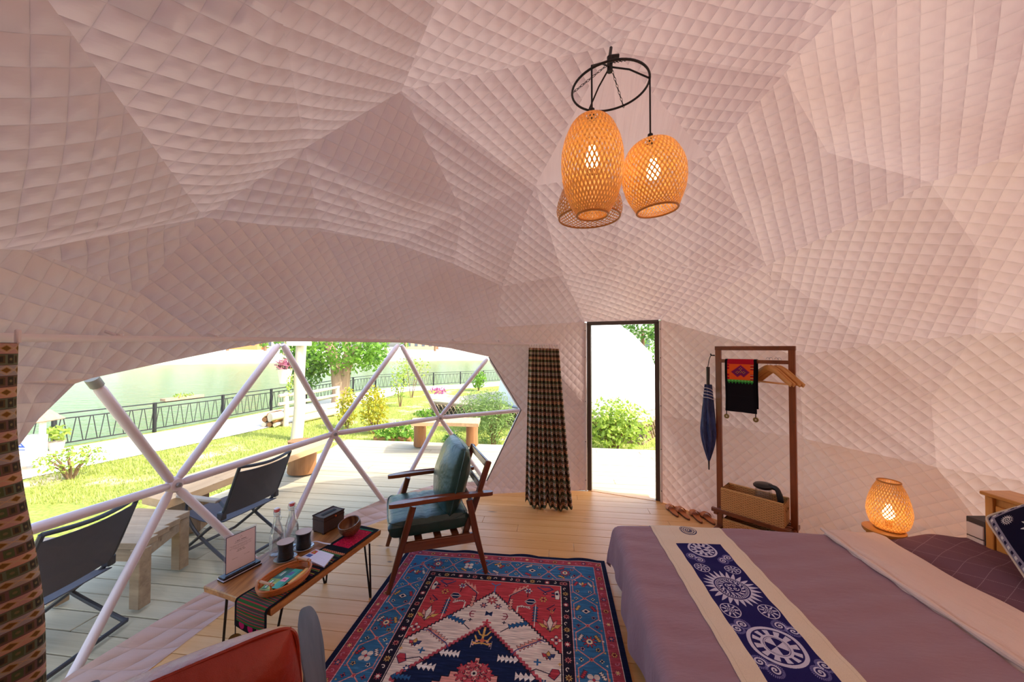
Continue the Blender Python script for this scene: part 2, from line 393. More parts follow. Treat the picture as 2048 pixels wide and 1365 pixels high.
for grp in '''0 B D S6|B S6 Bm|Bm S6 C2|Bm C2 C1|Bm C1 C|S6 G C3|S6 C3 C2|D G S6
42 C Bm S7|H C S7;42 Bm B S7|B L S7|H S7 L
40 H C I|I C Ia|Ia C Ib|Ib C J
8 I Ia I2|Ia Ib I2|Ib J U1|Ib U1 I2a|Ib I2a I2;5 I2a U1 wz|I2a wz Lw2|I2a Lw2 Lw3|I2a Lw3 Lw|I2 I2a Lw|I2 Lw I3
45 C C1 J|C1 J1 J|C1 C2 J2|C1 J2 J1|C2 J3 J2|C2 C3 J3|C3 J4 J3|C3 G J4|G K J4
45 J wa U1|J wb wa|J J1 wb|J1 wc wb|J1 J2 wc|J2 wd wc|J2 J3 wd|J3 we wd|J3 J4 we|J4 wf we|J4 K wf|K w1 wf
5 B A D;5 B L A|L Z A;3 A Z Y;8 A Y EM|A EM E|Y M EM
4 EM M S1|E EM S1|M S2 S1|M M2 S2|M2 Nn S2|S2 Nn FN|S2 FN S1|S1 FN F|E S1 EF|EF S1 F
22 F FN S3|FN Nn S3|Nn P S3|P PR S3|PR OP S3|OP O F|F S3 OP
50 O OP S5|OP PR S4|OP S4 S5|PR P S4|P R S4|S4 R QR|S4 QR S5|S5 QR Q|S5 Q O
48 Q Bq Br1|Q Br1 QR|QR Br1 R|R Br1 Br2
45 D T G|D XT T|D DE XT|XT X T;38 DE X XT|DE E X|E Wn X|E EF Wn|EF F Wn;30 T X U|X UM U|X Wn UM|Wn U2 UM
45 G T K|K T U|K U KV|U Vl KV|K KV w1|w1 KV w2|KV Vl w2|Vl Dbl w2|w2 Dbl Bm1|w2 Bm1 w3|Bm1 Bw w3
42 Wn F U2|F UO U2|F O UO;46 U2 UO VS|UO O VS|U2 VS Vd|O Q VS|VS Q Vd|Vd Q SB|Q Bq SB|Vd SB Dbr'''.replace('\n', ';').split(';'):
    ang, rest = grp.split(' ', 1); tris = [t.split() for t in rest.split('|')]; fr_ = uvframe(tris)
    for a, b, c in tris: panel(a, b, c, float(ang), frame=fr_)
panel('A', 'D', 'DE', mat=P_MAT, par=ceiling, sag=.01); panel('A', 'DE', 'E', mat=P_MAT, par=ceiling, sag=.01)
# the rest of the dome, behind and beside the photograph
from mathutils.bvhtree import BVHTree
pv = []; pf = []
for o in list(ceiling.children) + list(wall_left.children) + list(wall_back.children) + list(wall_right.children):
    k = len(pv); pv += [w.co.copy() for w in o.data.vertices]; pf += [tuple(i + k for i in q.vertices) for q in o.data.polygons]
BV = BVHTree.FromPolygons(pv, pf)
def covered(p): return BV.ray_cast(DC, (p - DC).normalized(), 6)[0] is not None
mb = MB(); RI = CR.transposed()
def inframe(p, m):
    q = RI @ (p - V((0, 0, EYE)))
    if q.z > -.05: return False
    x, y = 1024 - q.x / q.z * FPX, 682.5 + q.y / q.z * FPX
    return -m < x < 2048 + m and -m < y < 1365 + m
na, ne = 150, 60; vs = []; uv = []
for j in range(ne + 1):
    e = lerp(math.asin(-DC.z / 2.36), PI / 2, j / ne)
    for i in range(na):
        a = 2 * PI * i / na; k = 1 + (wall_scale(DC.x + math.cos(a), DC.y + math.sin(a)) - 1) * math.cos(e)
        r = 2.36 * k; vs.append(DC + V((math.cos(a) * math.cos(e), math.sin(a) * math.cos(e), math.sin(e))) * r); uv.append((a * 2.2, e * 2.36))
cvd = [covered(p) for p in vs]
def deep(k):
    j, i = divmod(k, na); return all(cvd[min(max(j + b, 0), ne) * na + (i + a) % na] for a in (-2, -1, 0, 1, 2) for b in (-2, -1, 0, 1, 2))
fs = []
for j in range(ne):
    for i in range(na):
        f = (j * na + i, (j + 1) * na + i, (j + 1) * na + (i + 1) % na, j * na + (i + 1) % na)
        az_ = math.degrees(math.atan2(vs[f[0]].y - DC.y, vs[f[0]].x - DC.x)) % 360
        opening = not any(cvd[k] for k in f) and vs[f[0]].z < 1.95 and 60 < az_ < 215 and any(inframe(vs[k], 120) for k in f)
        border = any(inframe(vs[k], 40) for k in f) and vs[f[0]].z < 1.95 and 60 < az_ < 225
        if not all(deep(k) for k in f) and not any(inframe(vs[k], 90) for k in f) and not (all(cvd[k] for k in f) and any(inframe(vs[k], 330) for k in f)): fs.append(f)
mb.add(vs, fs, uv).build('panel', Q_MAT, wall_rear)
# the liner's skirt lying in under the window
SK_IN = [at_z(x, y, 0.004) for x, y in ((90, 1500), (265, 1366), (457, 1219), (600, 1128), (732, 1053), (800, 1029), (880, 1003), (978, 989))]
SK_OUT = [at_z(x, y, .13) for x, y in ((30, 1430), (143, 1348), (408, 1185), (560, 1103), (681, 1035), (766, 999), (866, 971), (974, 962))]
def skf(u, v):
    a, b = pline(SK_IN, u), pline(SK_OUT, u); p = a.lerp(b, v); p.z = .004 + .126 * v ** 1.6 + .012 * math.sin(v * PI) * (1 + .6 * math.sin(u * 40)); return p
mb = MB().grid(skf, 90, 10, uv=lambda u, v: (u * 4.2 * .42 + v * .1, v * .2 + u * .5)); mb.build('skirt', Q_MAT, wall_left)

# ------------------------------------------------------------------ floor boards
FLOOR = wood('floor_pine', 'ecb778', 'd89a52', .36, 0, 5, .75, .0004); floor = struct('floor')
C0 = V((.45, 1.82, 0)); nb = 41; bw = .123
me = MB().box((0, 0, -.0095), (1, bw - .003, .019), b=.0012).mesh('plank'); me.materials.append(FLOOR)
for i in range(nb):
    v = (i - nb // 2) * bw; h2 = 2.34 ** 2 - (abs(v)) ** 2
    if h2 <= .05: continue
    h = math.sqrt(h2); hi = h + (.75 if v < 1.2 else 0); cuts = [-h] + ([random.uniform(-h * .6, h * .6)] if h > 1 else []) + [hi]
    for a, b in zip(cuts, cuts[1:]):
        o = put('plank', me, floor); o.location = C0 + V2 * v + U2 * ((a + b) / 2) + V((0, 0, random.uniform(-.0006, 0))); o.scale = (b - a - .002, 1, 1); o.rotation_euler = (0, 0, -.128)

# ------------------------------------------------------------------ the deck around the dome
DECK = wood('deck_board', 'c9bb9c', 'a3977c', .75, 0, 4, .35, .001); deck = struct('deck')
me = MB().box((0, 0, -.02), (1, .136, .036), b=.003).mesh('plank'); me.materials.append(DECK)
dw = .142; i = 0
v = at_z(960, 888, 0).dot(V2)
while v > -1.2:
    c = V2 * v; yl = c.y; xl = -2.95 - max(0, (5.3 - yl)) * .2
    a = (xl - c.x) / U2.x; b = 4.7
    cut = [a] + sorted(random.uniform(a + 1, b - 1) for _ in range(2)) + [b]
    for p, q in zip(cut, cut[1:]):
        o = put('plank', me, deck); o.location = c + U2 * ((p + q) / 2) + V((0, 0, -.022 + random.uniform(-.002, .002))); o.scale = (q - p - .004, 1, 1); o.rotation_euler = (0, 0, -.128)
    v -= dw
dx = V2 * (at_z(960, 888, 0).dot(V2) + .08)
mb = MB(); mb.bar(dx + U2 * -3.3 + V((0, 0, -.27)), dx + U2 * 4.7 + V((0, 0, -.27)), .03, .42); mb.build('fascia', DECK, deck)

# ------------------------------------------------------------------ window of struts and clear film
window = struct('window_1'); STRUT = plain('white_pipe', 'd8c8cc', .35, .03, Specular_IOR_Level=.5); RS = 2.43
sp = lambda px, py: at_sph(px, py, 1, RS, False)
n1, n2, n3, n4 = sp(347, 970), sp(667, 868), sp(879, 836), sp(1043, 821)
u1, u2, u3, u4 = sp(183, 757), sp(562, 683), sp(800, 685), sp(978, 714)
n0 = at_z(60, 1040, .9); l1 = at_z(120, 1400, 0); l2 = at_z(538, 1148, 0); l3 = at_z(781, 1022, 0); l4 = at_z(974, 968, 0); n0 = sp(20, 1073)
for a, b in ((u1, n1), (u2, n1), (u2, n2), (u3, n2), (u3, n3), (u4, n3), (n0, n1), (n1, n2), (n2, n3), (n3, n4), (n1, l1), (n1, l2), (n2, l2), (n2, l3), (n3, l3), (n3, l4), (n4, l4), (u4, n4)):
    d = (b - a).normalized(); q = [a + d * .03, a + d * .07, b - d * .07, b - d * .03]
    if a is n1 and b is l1: d2 = (b - a).normalized()
    MB().tube(q, [.016, .023, .023, .016], 10).build('strut', STRUT, window)
for p in (n1, n2, n3, n4):
    o = (p - DC).normalized(); M = o.to_track_quat('Z', 'Y').to_matrix()
    MB().lathe([(.001, -.03), (.034, -.028), (.045, -.012), (.045, .01), (.03, .022), (.001, .024)], 20, p, M).build('hub', STRUT, window)
    MB().lathe([(.001, -.045), (.013, -.044), (.015, -.03), (.001, -.03)], 6, p, M).build('bolt', plain('zinc_bolt', '9a9494', .4, Metallic=.7), window)
MB().tube([u1 + (n1 - u1) * .0, u1 + (n1 - u1) * .055], .0255, 12).build('collar', plain('grey_collar', '8d8a80', .5), window)
FILM = glassy('clear_film', .03, .03, (.98, .99, .98, 1), .012)
a0 = math.degrees(math.atan2(n0.y - DC.y, n0.x - DC.x)) % 360
def film(u, v):
    a = math.radians(lerp(205, 104, u)); z = lerp(.0, 1.68, v); r = math.sqrt(2.47 ** 2 - (z - DC.z) ** 2) + .004 * math.sin(u * 34 + v * 9)
    return V((DC.x + r * math.cos(a), DC.y + r * math.sin(a), z))
MB().grid(film, 60, 24).build('pane', FILM, window)
# dark zip edge at the window's right side
MB().tube([ND['w1'] + V((0, .02, 0)), ND['w2'] + V((.0, .03, 0)), ND['w3'] + V((0, .02, 0))], .012, 6, sq=(.4, 1)).build('zip_edge', plain('zip_tape', '4b433e', .8), window)

# ------------------------------------------------------------------ doorway
door = struct('door_1'); DFM = plain('dark_door_frame', '4a3d36', .45, .1); WTR = plain('white_trim', 'e2d6d4', .5, .04)
dv = (DRR - DL); dv.z = 0; dl = dv.length; dx_ = dv.normalized(); dn = V((-dx_.y, dx_.x, 0))
def dpt(s, z, off=0): return DL + dx_ * s + dn * off + V((0, 0, z))
for s in (.043, dl - .043):
    MB().bar(dpt(s, 0, .03), dpt(s, DTOP - .02, .03), .05, .045, .004, dx_).build('jamb', DFM, door)
MB().bar(dpt(.02, DTOP - .018, .03), dpt(dl - .02, DTOP - .018, .03), .05, .045, .004).build('lintel', DFM, door)
for s in (.008, dl - .008):
    MB().bar(dpt(s, 0, 0), dpt(s, DTOP - .01, 0), .035, .022, .003, dx_).build('trim_strip', WTR, door)
SCR = MB().lathe([(.006, 0), (.005, .003), (.001, .004)], 8).mesh('screw'); SCR.materials.append(plain('screw_grey', '6e6868', .4, Metallic=.6))
for s in (.008, dl - .008):
    for z in (.12, .55, 1.0, 1.5, 1.8):
        o = put('screw', SCR, door, loc=dpt(s, z, -.019)); o.rotation_euler = (PI / 2, 0, math.atan2(dx_.y, dx_.x))
MB().bar(dpt(.03, -.002, .03), dpt(dl - .03, -.002, .03), .06, .01).build('threshold', FLOOR, door)
# liner returning round the door (left, right and above)
for nm, fn in (('reveal', lambda u, v: dpt(-.02 - .03 * v + .03 * math.sin(u * 40) * .1, u * DTOP, .02 + .1 * v)),
               ('reveal', lambda u, v: dpt(dl + .02 + .03 * v, u * DTOP, .02 + .1 * v))):
    MB().grid(fn, 12, 3).build(nm, Q_MAT, door)

# ------------------------------------------------------------------ ground, path, lake, far bank
G = -.5
FEN = [V((x, y, G)) for x, y in ((-13.6, -2.6), (-12.0, 1.5), (-10.7, 4.8), (-9.56, 7.75), (-8.92, 9.39), (-8.24, 12.04), (-7.75, 15.2), (-7.4, 17.87), (-6.3, 19.5), (-4.54, 20.3), (-2.99, 21.2), (-1.49, 22.4), (2.5, 25.5), (9, 29), (22, 34))]
def grassy():
    m = N('lawn_grass'); co = m.coord(); f = m.noise(co, 1.1, 5, .6); f2 = m.noise(co, 22, 4, .7)
    c = m.mix(m.ramp(f2, [(.35, (0, 0, 0, 1)), (.65, (1, 1, 1, 1))]), lin('727f36'), lin('a2aa54'))
    c = m.mix(m.ramp(f, [(.54, (0, 0, 0, 1)), (.66, (1, 1, 1, 1))]), c, lin('cdb79b'))
    return m.end(m.bsdf(c, .9, m.bump(f2, .02), Specular_IOR_Level=.1))
LAWN = grassy()
mb = MB(); mb.add([p for p in FEN] + [V((40, 34, G)), V((40, -12, G)), V((-14, -12, G))], [tuple(range(len(FEN) + 3))[::-1]])
lawn = mb.build('lawn', LAWN); lawn['kind'] = 'structure'
mb = MB()
def off(pts, d):
    out = []
    for i, p in enumerate(pts):
        t = (pts[min(i + 1, len(pts) - 1)] - pts[max(i - 1, 0)]).normalized(); out.append(p + V((t.y, -t.x, 0)) * d)
    return out
pa, pb = spline(off(FEN, .25), 4), spline(off(FEN, 2.35), 4)
mb.add([p + V((0, 0, .012)) for p in pa] + [p + V((0, 0, .012)) for p in pb], [(i, i + 1, len(pa) + i + 1, len(pa) + i) for i in range(len(pa) - 1)])
path = mb.build('path', plain('pale_concrete', 'e6dccb', .85, .06, 4, .004, 60)); path['kind'] = 'structure'
mb = MB(); mb.add([p for p in FEN] + [p + V((0, 0, -1.6)) for p in FEN], [(i, len(FEN) + i, len(FEN) + i + 1, i + 1) for i in range(len(FEN) - 1)])
emb = mb.build('wall_embankment', plain('embankment_stone', '9a9284', .9, .2)); emb['kind'] = 'structure'
def water():
    m = N('green_lake_water'); co = m.coord('Object', (1, 2.2, 1)); w1 = m.noise(co, .7, 3); w2 = m.noise(co, 3.0, 4)
    return m.end(m.bsdf(lin('566c2a'), .15, m.bump(m.math('ADD', w1, m.math('MULTIPLY', w2, .35)), .09), IOR=1.09))
mb = MB().add([(-240, -40, -1.7), (120, -40, -1.7), (120, 180, -1.7), (-240, 180, -1.7)], [(0, 1, 2, 3)])
lake = mb.build('lake', water()); lake['kind'] = 'structure'
BK = spline([V((-150, 20, -1.7)), V((-105, 52, -1.7)), V((-72, 70, -1.7)), V((-38, 88, -1.7)), V((-8, 97, -1.7)), V((25, 104, -1.7)), V((90, 108, -1.7))], 4)
n = len(BK); mb = MB(); OUT = [p + (p - V((0, 20, -1.7))).normalized() * 60 for p in BK]
mb.add(BK + [p + V((0, 0, 2.3)) for p in BK] + [p + V((0, 0, 2.3 + 1.5)) for p in OUT], [(i, i + 1, n + i + 1, n + i) for i in range(n - 1)] + [(n + i, n + i + 1, 2 * n + i + 1, 2 * n + i) for i in range(n - 1)])
bank = mb.build('embankment_far', plain('far_bank_stone', 'cfc6ba', .9, .25, .4)); bank['kind'] = 'structure'
# ================================================================== OUTSIDE
G3 = lambda px, py: at_z(px, py, G)
BLACK = plain('black_painted_steel', '17191b', .65, .15); BARK = wood('bark', '8a6a4c', '5d4632', .9, 2, 5, 0, .006); LOGM = wood('split_log', 'b07c4c', '6e4728', .75, 2, 3, .6, .004)
WEATHER = wood('weathered_wood', 'b39a7c', '7c6650', .75, 0, 4, .5, .001); PALEW = wood('pale_pole', 'd9cbb4', 'b8a68a', .8, 2, 3, .4, .002)
# --- lake fence, panel by panel
fl = spline([p + V((.1, 0, 0)) for p in FEN[1:13]], 10)
def along(pts, step):
    out = [pts[0]]; acc = 0
    for a, b in zip(pts, pts[1:]):
        l = (b - a).length; q = step - acc
        while q <= l: out.append(a.lerp(b, q / l)); q += step
        acc = (acc + l) % step
    return out
posts = along(fl, 1.62); FH = .74
fence = thing('lake_fence', 'black metal railing with leaning bars along the lake path', 'fence', posts[0])
PO = MB().box((0, 0, FH / 2), (.06, .06, FH), b=.004).mesh('post'); PO.materials.append(BLACK)
BA = MB().tube([(0, 0, 0), (0, 0, 1)], .0085, 6).mesh('baluster'); BA.materials.append(BLACK)
for i, (a, b) in enumerate(zip(posts, posts[1:])):
    put('post', PO, fence, world=True, loc=a)
    d = (b - a); u = d.normalized()
    for z, w in ((FH - .02, .05), (FH - .13, .03), (.09, .035)):
        MB().bar(a + V((0, 0, z)), b + V((0, 0, z)), w, .022).build('rail', BLACK, fence, world=True)
    n = 15
    if a.y < 24 and a.x < .5:
        for k in range(n):
            x = (k + .5) / n; ln = (.035 if k % 2 else -.035)
            p0, p1 = a.lerp(b, x) + u * ln + V((0, 0, .1)), a.lerp(b, x) - u * ln + V((0, 0, FH - .135))
            o = put('baluster', BA, fence, world=True, loc=p0); dd = p1 - p0; o.rotation_euler = dd.to_track_quat('Z', 'Y').to_euler(); o.scale = (1, 1, dd.length)
# --- tree by the water
L1 = leafmat('tree_leaf', '5c8a2a', '86b23c'); L2 = leafmat('dark_tree_leaf', '3f6a2a', '688f38'); LY = leafmat('golden_leaf', 'c9b62c', '9aa632'); LB = leafmat('bright_leaf', 'b9cc5a', '7f9c3c', .5); LF = leafmat('feathery_leaf', '96ad62', '6d8a48')
tb = V((-6.45, 13.5, G))
t = thing('lakeside_tree', 'leafy tree with a pale forked trunk beside the lake railing', 'tree', tb)
TM = wood('pale_bark', 'b79c80', '7d6550', .9, 2, 4, 0, .01)
mb = MB().tube(spline([tb + V(p) for p in ((0, 0, -.05), (.02, 0, .4), (-.05, 0, .9), (-.2, .1, 1.5), (-.5, .1, 2.3))], 5), [.3 - .006 * i for i in range(21)], 12)
mb.tube(spline([tb + V(p) for p in ((.05, 0, .1), (.2, 0, .8), (.3, 0, 1.4), (.6, .1, 2.2))], 6), [.2 - .005 * i for i in range(19)], 10)
mb.tube(spline([tb + V(p) for p in ((.1, 0, 1.1), (.2, .1, 1.9), (.05, .2, 2.6))], 6), .1, 8); mb.build('trunk', TM, t, world=True)
mb = leaves(4200, tb + V((-.1, 0, 2.6)), (2.1, 1.9, 1.55), .17, 3); m2 = leaves(1300, tb + V((-1.15, -.2, 1.45)), (.75, .8, .95), .15, 4, .1); m3 = leaves(500, tb + V((1.2, -.1, 1.75)), (.7, .7, .5), .15, 5, .1)
mb.build('foliage', L1, t, world=True, smooth=False, kind='stuff'); m2.build('foliage', L2, t, world=True, smooth=False, kind='stuff'); m3.build('foliage', L1, t, world=True, smooth=False, kind='stuff')
# --- pole with sign board and hanging planter
pb = G3(593, 880); pt = at_y(606, 660, pb.y)
t = thing('timber_pole', 'tall pale round timber pole carrying a white board', 'pole', pb)
MB().tube(spline([pb, pb.lerp(pt, .3) + V((.03, 0, 0)), pb.lerp(pt, .6) - V((.02, 0, 0)), pt + (pt - pb) * .25], 6), [.125 - .0012 * i for i in range(19)], 12).build('pole', PALEW, t, world=True)
c = at_y(598, 686, pb.y - .14); MB().box(c + V((0, 0, .06)), (.56, .03, .26), b=.004).build('sign_board', plain('white_board', 'f2ece2', .6), t, world=True)
hp = at_y(570, 752, pb.y - .15)
t = thing('hanging_planter', 'white hanging pot of purple leaves beside the timber pole', 'planter', hp)
mb = MB().shell([(.1, -.17), (.145, .14), (.155, .15), (.14, .15), (.125, .1)], 20, hp); mb.lathe([(.001, .1), (.13, .1)], 16, hp); mb.lathe([(.001, -.17), (.1, -.17)], 16, hp)
mb.build('pot', plain('white_pot', 'efe6dc', .6), t, world=True)
MB().tube([hp + V((-.13, 0, .15)), hp + V((0, 0, .75)), hp + V((.13, 0, .15))], .006, 5).tube([hp + V((0, -.13, .15)), hp + V((0, 0, .75))], .006, 5).tube([hp + V((0, 0, .75)), at_y(600, 680, pb.y - .12) + V((-.05, 0, .15))], .006, 5).build('hanger_cord', WEATHER, t, world=True)
leaves(120, hp + V((0, 0, .24)), (.2, .2, .14), .12, 8, .1, aspect=.3).build('foliage', leafmat('purple_leaf', '8a3f62', 'b06a72', .3), t, world=True, smooth=False, kind='stuff')
leaves(90, hp + V((.13, -.03, -.15)), (.07, .1, .36), .06, 9, .1).build('trailing_vine', LB, t, world=True, smooth=False, kind='stuff')
# --- log rail fence by the path
ra, rb = G3(571, 853), G3(674, 831)
t = thing('log_rail_fence', 'rustic rail fence of pale round logs along the path', 'fence', ra)
for p in (ra, rb): MB().tube([p, p + V((.02, 0, .48)), p + V((.0, 0, .9))], [.07, .065, .06], 10).build('post', PALEW, t, world=True)
d = (rb - ra)
for z0, z1 in ((.84, .88), (.62, .64)): MB().tube([ra - d * .09 + V((0, -.06, z0)), ra + d * .5 + V((0, -.06, z0 - .01)), rb + d * .06 + V((0, -.06, z1))], [.045, .05, .04], 9).build('rail', PALEW, t, world=True)
MB().tube([ra - d * .35 + V((0, .25, .3)), rb + V((0, .1, .32))], [.11, .09], 10).build('rail', PALEW, t, world=True)
MB().tube([ra + d * .2 + V((0, .02, .1)), rb + d * .03 + V((0, -.05, .12))], [.1, .09], 10).build('rail', PALEW, t, world=True)
MB().tube([ra + d * .62 + V((0, 0, .34)), rb + V((0, -.08, .03))], [.05, .05], 8).build('brace', PALEW, t, world=True)
lp = G3(545, 852)
t = thing('log_stack', 'low bundle of cut log ends at the end of the rail fence', 'logs', lp)
r_ = random.Random(3)
for i in range(9):
    y, z = (i % 3) * .16 - .1 , .07 + (i // 3) * .13; q = lp + V((y, 0, z)); MB().tube([q + V((0, -.18 - r_.random() * .1, 0)), q + V((0, .25, 0))], .055 + r_.random() * .015, 10).build('log', LOGM if i % 2 else PALEW, t, world=True)
# --- shrubs
def shrub(name, label, cat, px, py, rad, n, size, mat, seed, stems=5, lift=.0, asp=.5, flat=.2, hollow=.2, group=None, z=G):
    p = at_z(px, py, z); t = thing(name, label, cat, p, 0, group); mb = MB(); rr = random.Random(seed)
    for k in range(stems):
        a = rr.random() * 6.3; q = V((math.cos(a) * rad[0] * .55, math.sin(a) * rad[1] * .55, lift + rad[2] * (.7 + .8 * rr.random()))); mb.tube([p + V((q.x * .1, q.y * .1, -.02)), p + q * .5 + V((0, 0, .04)), p + q], [.018, .012, .006], 5)
    mb.build('stem', BARK, t, world=True)
    leaves(n, p + V((0, 0, lift + rad[2])), rad, size, seed, hollow, flat, asp).build('foliage', mat, t, world=True, smooth=False, kind='stuff'); return t
shrub('golden_shrub', 'narrow yellow-leaved shrub nearer the forked tree', 'shrub', 694, 858, (.28, .28, .55), 700, .085, LY, 11)
shrub('golden_shrub', 'wider yellow-green shrub in front of the lake railing', 'shrub', 748, 868, (.36, .34, .6), 1000, .085, LY, 12)
shrub('round_shrub', 'small round green shrub on the far path edge', 'shrub', 957, 782, (.42, .42, .45), 800, .1, L1, 13, lift=.1)
shrub('sapling', 'spindly young tree tied to a stake on the lawn', 'tree', 800, 814, (.35, .35, .5), 220, .1, LB, 14, 3, .3)
shrub('sapling', 'taller thin young tree behind the staked one', 'tree', 822, 796, (.9, .6, .6), 330, .11, LB, 24, 4, .6)
shrub('feathery_shrub', 'tall feathery grey-green shrub at the deck edge by the window corner', 'shrub', 985, 892, (.5, .42, .62), 2600, .12, LF, 15, 9, asp=.14, flat=1.0)
shrub('feathery_shrub', 'feathery pale shrub in front of the grey dome', 'shrub', 952, 862, (.55, .4, .52), 1700, .12, LF, 16, 7, asp=.14, flat=1.0)
shrub('dry_shrub', 'low sparse shrub on bare ground by the path', 'shrub', 142, 958, (.46, .4, .2), 420, .06, LB, 17, 14, .12)
shrub('door_bush', 'broad pale-leaved bush seen through the doorway', 'shrub', 1228, 905, (.78, .5, .56), 2100, .09, LB, 18, 16, flat=.6, asp=.55, hollow=.0)
shrub('grass_clump', 'spiky green clump between the far bench legs', 'plant', 905, 893, (.25, .2, .16), 130, .26, L2, 19, 2, asp=.1, flat=1.2)
shrub('border_plants', 'leafy low plants behind the small edging log', 'plant', 792, 884, (.55, .25, .22), 420, .1, L1, 20, 5)
shrub('lawn_weeds', 'low green weeds near the neighbouring deck', 'plant', 865, 838, (.6, .3, .14), 320, .1, L1, 21, 3)
lg = G3(785, 884)
t = tag(MB().tube([lg + V((-.42, .05, .06)), lg + V((0, 0, .065)), lg + V((.42, -.03, .06))], [.065, .07, .06], 12).build('edging_log', LOGM), 'short brown log edging the deck before low plants', 'log')
# --- litter bin, potted plant
bp = G3(66, 938)
t = thing('litter_bin', 'white roofed litter bin with a blue emblem by the path', 'bin', bp)
BW = plain('bin_white', 'ece4d6', .6)
MB().box(bp + V((-.01, -.05, .34)), (.28, .3, .48), b=.01).build('bin_box', BW, t, world=True)
for s in (-.18, .15): MB().box(bp + V((s, 0, .43)), (.06, .06, .86), b=.004).build('post', BW, t, world=True)
M = Matrix.Translation(bp + V((0, 0, .84))) @ Matrix.Rotation(PI / 2, 4, 'X'); MB().prism([(-.28, 0), (0, .15), (.28, 0), (.24, -.02), (0, .11), (-.24, -.02)], -.22, .22, M).build('roof', WEATHER, t, world=True)
BL_ = plain('emblem_blue', '2f4f9c', .5); e0 = bp + V((.0, -.203, .42))
mb = MB()
for pl in (((-.13, 0), (0, .13), (.13, 0), (.1, 0), (0, .1), (-.1, 0)), ((-.09, .02), (-.03, .07), (.03, .03), (.09, .02), (.09, 0), (-.09, 0)), ((-.13, -.03), (.13, -.03), (.13, -.045), (-.13, -.045))):
    mb.prism(pl, 0, .004, Matrix.Translation(e0) @ Matrix.Rotation(PI / 2, 4, 'X'))
mb.build('emblem', BL_, t, world=True)
fp = G3(113, 903)
t = thing('potted_plant', 'potted leafy plant at the foot of the lake railing', 'plant', fp)
MB().lathe([(.085, 0), (.12, .2), (.13, .2), (.11, .19), (.001, .18)], 18, fp).build('pot', plain('pink_pot', 'cdb3a4', .7), t, world=True)
leaves(90, fp + V((0, 0, .36)), (.2, .2, .18), .14, 22, .1, aspect=.4).build('foliage', LB, t, world=True, smooth=False, kind='stuff')
# fallen planks / ledge planter on the railing
rk = min(range(len(fl)), key=lambda i: abs(1024 + fl[i].x / fl[i].y * FPX - 362)); rp = fl[rk] + V((0, 0, FH + .04)); ra_ = math.atan2(fl[rk + 1].y - fl[rk].y, fl[rk + 1].x - fl[rk].x)
t = thing('railing_planter', 'narrow wooden planter box hung on the railing top', 'planter', rp)
MB().box(rp + V((0, 0, .0)), (.9, .2, .07), Matrix.Rotation(ra_, 3, 'Z'), b=.005).build('box', WEATHER, t, world=True)
leaves(60, rp + V((0, 0, .07)), (.16, .36, .06), .07, 23, .1).build('foliage', LB, t, world=True, smooth=False, kind='stuff')
# --- grass blades
r2 = np.random.default_rng(5); mb = MB(); k = 0
while k < 26000:
    px, py = r2.uniform(60, 1320), r2.uniform(770, 1010) if r2.random() < .6 else r2.uniform(800, 950)
    p = G3(px, py)
    if p.y > 17 or p.y < 3.2: continue
    if -3.05 < p.x < 4.8 and p.y < 6.3: continue
    dpx = (FEN[3] - FEN[4]); 
    fx = np.interp(p.y, [q.y for q in FEN[:9]], [q.x for q in FEN[:9]])
    if p.x < fx + 2.5: continue
    if -2.6 < p.x and p.y > 8 + max(0, (2.8 - p.x)) * .55: continue
    a = r2.uniform(0, 6.28); h = r2.uniform(.03, .075); w = .006; dx, dy = math.cos(a), math.sin(a)
    mb.add([p + V((-dy * w, dx * w, 0)), p + V((dy * w, -dx * w, 0)), p + V((dx * h * .5, dy * h * .5, h))], [(0, 1, 2)]); k += 1
g = mb.build('grass', leafmat('grass_blade', '8f9a40', 'b6bd5c', .3), smooth=False); tag(g, 'short sunlit grass growing over the lawn', 'grass', kind='stuff')
# --- neighbouring deck and dome
ND2 = [(-2.5, 11.0), (2.83, 7.85), (6.2, 12.2), (1.0, 15.5)]
t = thing('neighbour_deck', 'raised timber deck with lattice skirts under the neighbouring dome', 'deck', (1, 11, G))
a, b, c, d = (V((p[0], p[1], 0)) for p in ND2)
nbd = 26
for i in range(nbd):
    p, q = a.lerp(d, (i + .5) / nbd), b.lerp(c, (i + .5) / nbd); MB().bar(p + V((0, 0, -.02)), q + V((0, 0, -.02)), (a - d).length / nbd - .01, .036).build('plank', DECK, t, world=True)
for p, q in ((a, b), (b, c), (d, a)):
    u = (q - p).normalized(); L = (q - p).length; o_ = V((u.y, -u.x, 0)) * .02
    for z in (-.07, -.47): MB().bar(p + V((0, 0, z)), q + V((0, 0, z)), .03, .06).build('skirt_rail', WEATHER, t, world=True)
    k = 0
    while k < L - .3:
        for s in (0, 1): MB().bar(p + u * (k + .3 * s) + V((0, 0, -.47)) + o_ * (1 + s), p + u * (k + .3 * (1 - s)) + V((0, 0, -.08)) + o_ * (1 + s), .012, .03, up=o_.normalized()).build('lattice_slat', WEATHER, t, world=True)
        k += .16
MB().prism([p[:2] for p in ND2], G, -.1, Matrix.Translation((1, 11, 0)) @ Matrix.Scale(.96, 4) @ Matrix.Translation((-1, -11, 0))).build('shade_block', plain('deck_shade', '40382e', .9), t, world=True)  # dark block added below the boards, its colour standing for the shade there
dc = V((2.0, 11.1, 0))
t = thing('dome_tent', 'white faceted dome tent on the neighbouring deck', 'tent', dc)
WH = plain('white_canvas', 'eef0f2', .5, .03)
bm = bmesh.new(); bmesh.ops.create_icosphere(bm, subdivisions=3, radius=2.42, matrix=Matrix.Translation((0, 0, .27)) @ Matrix.Rotation(.3, 4, 'Z'))
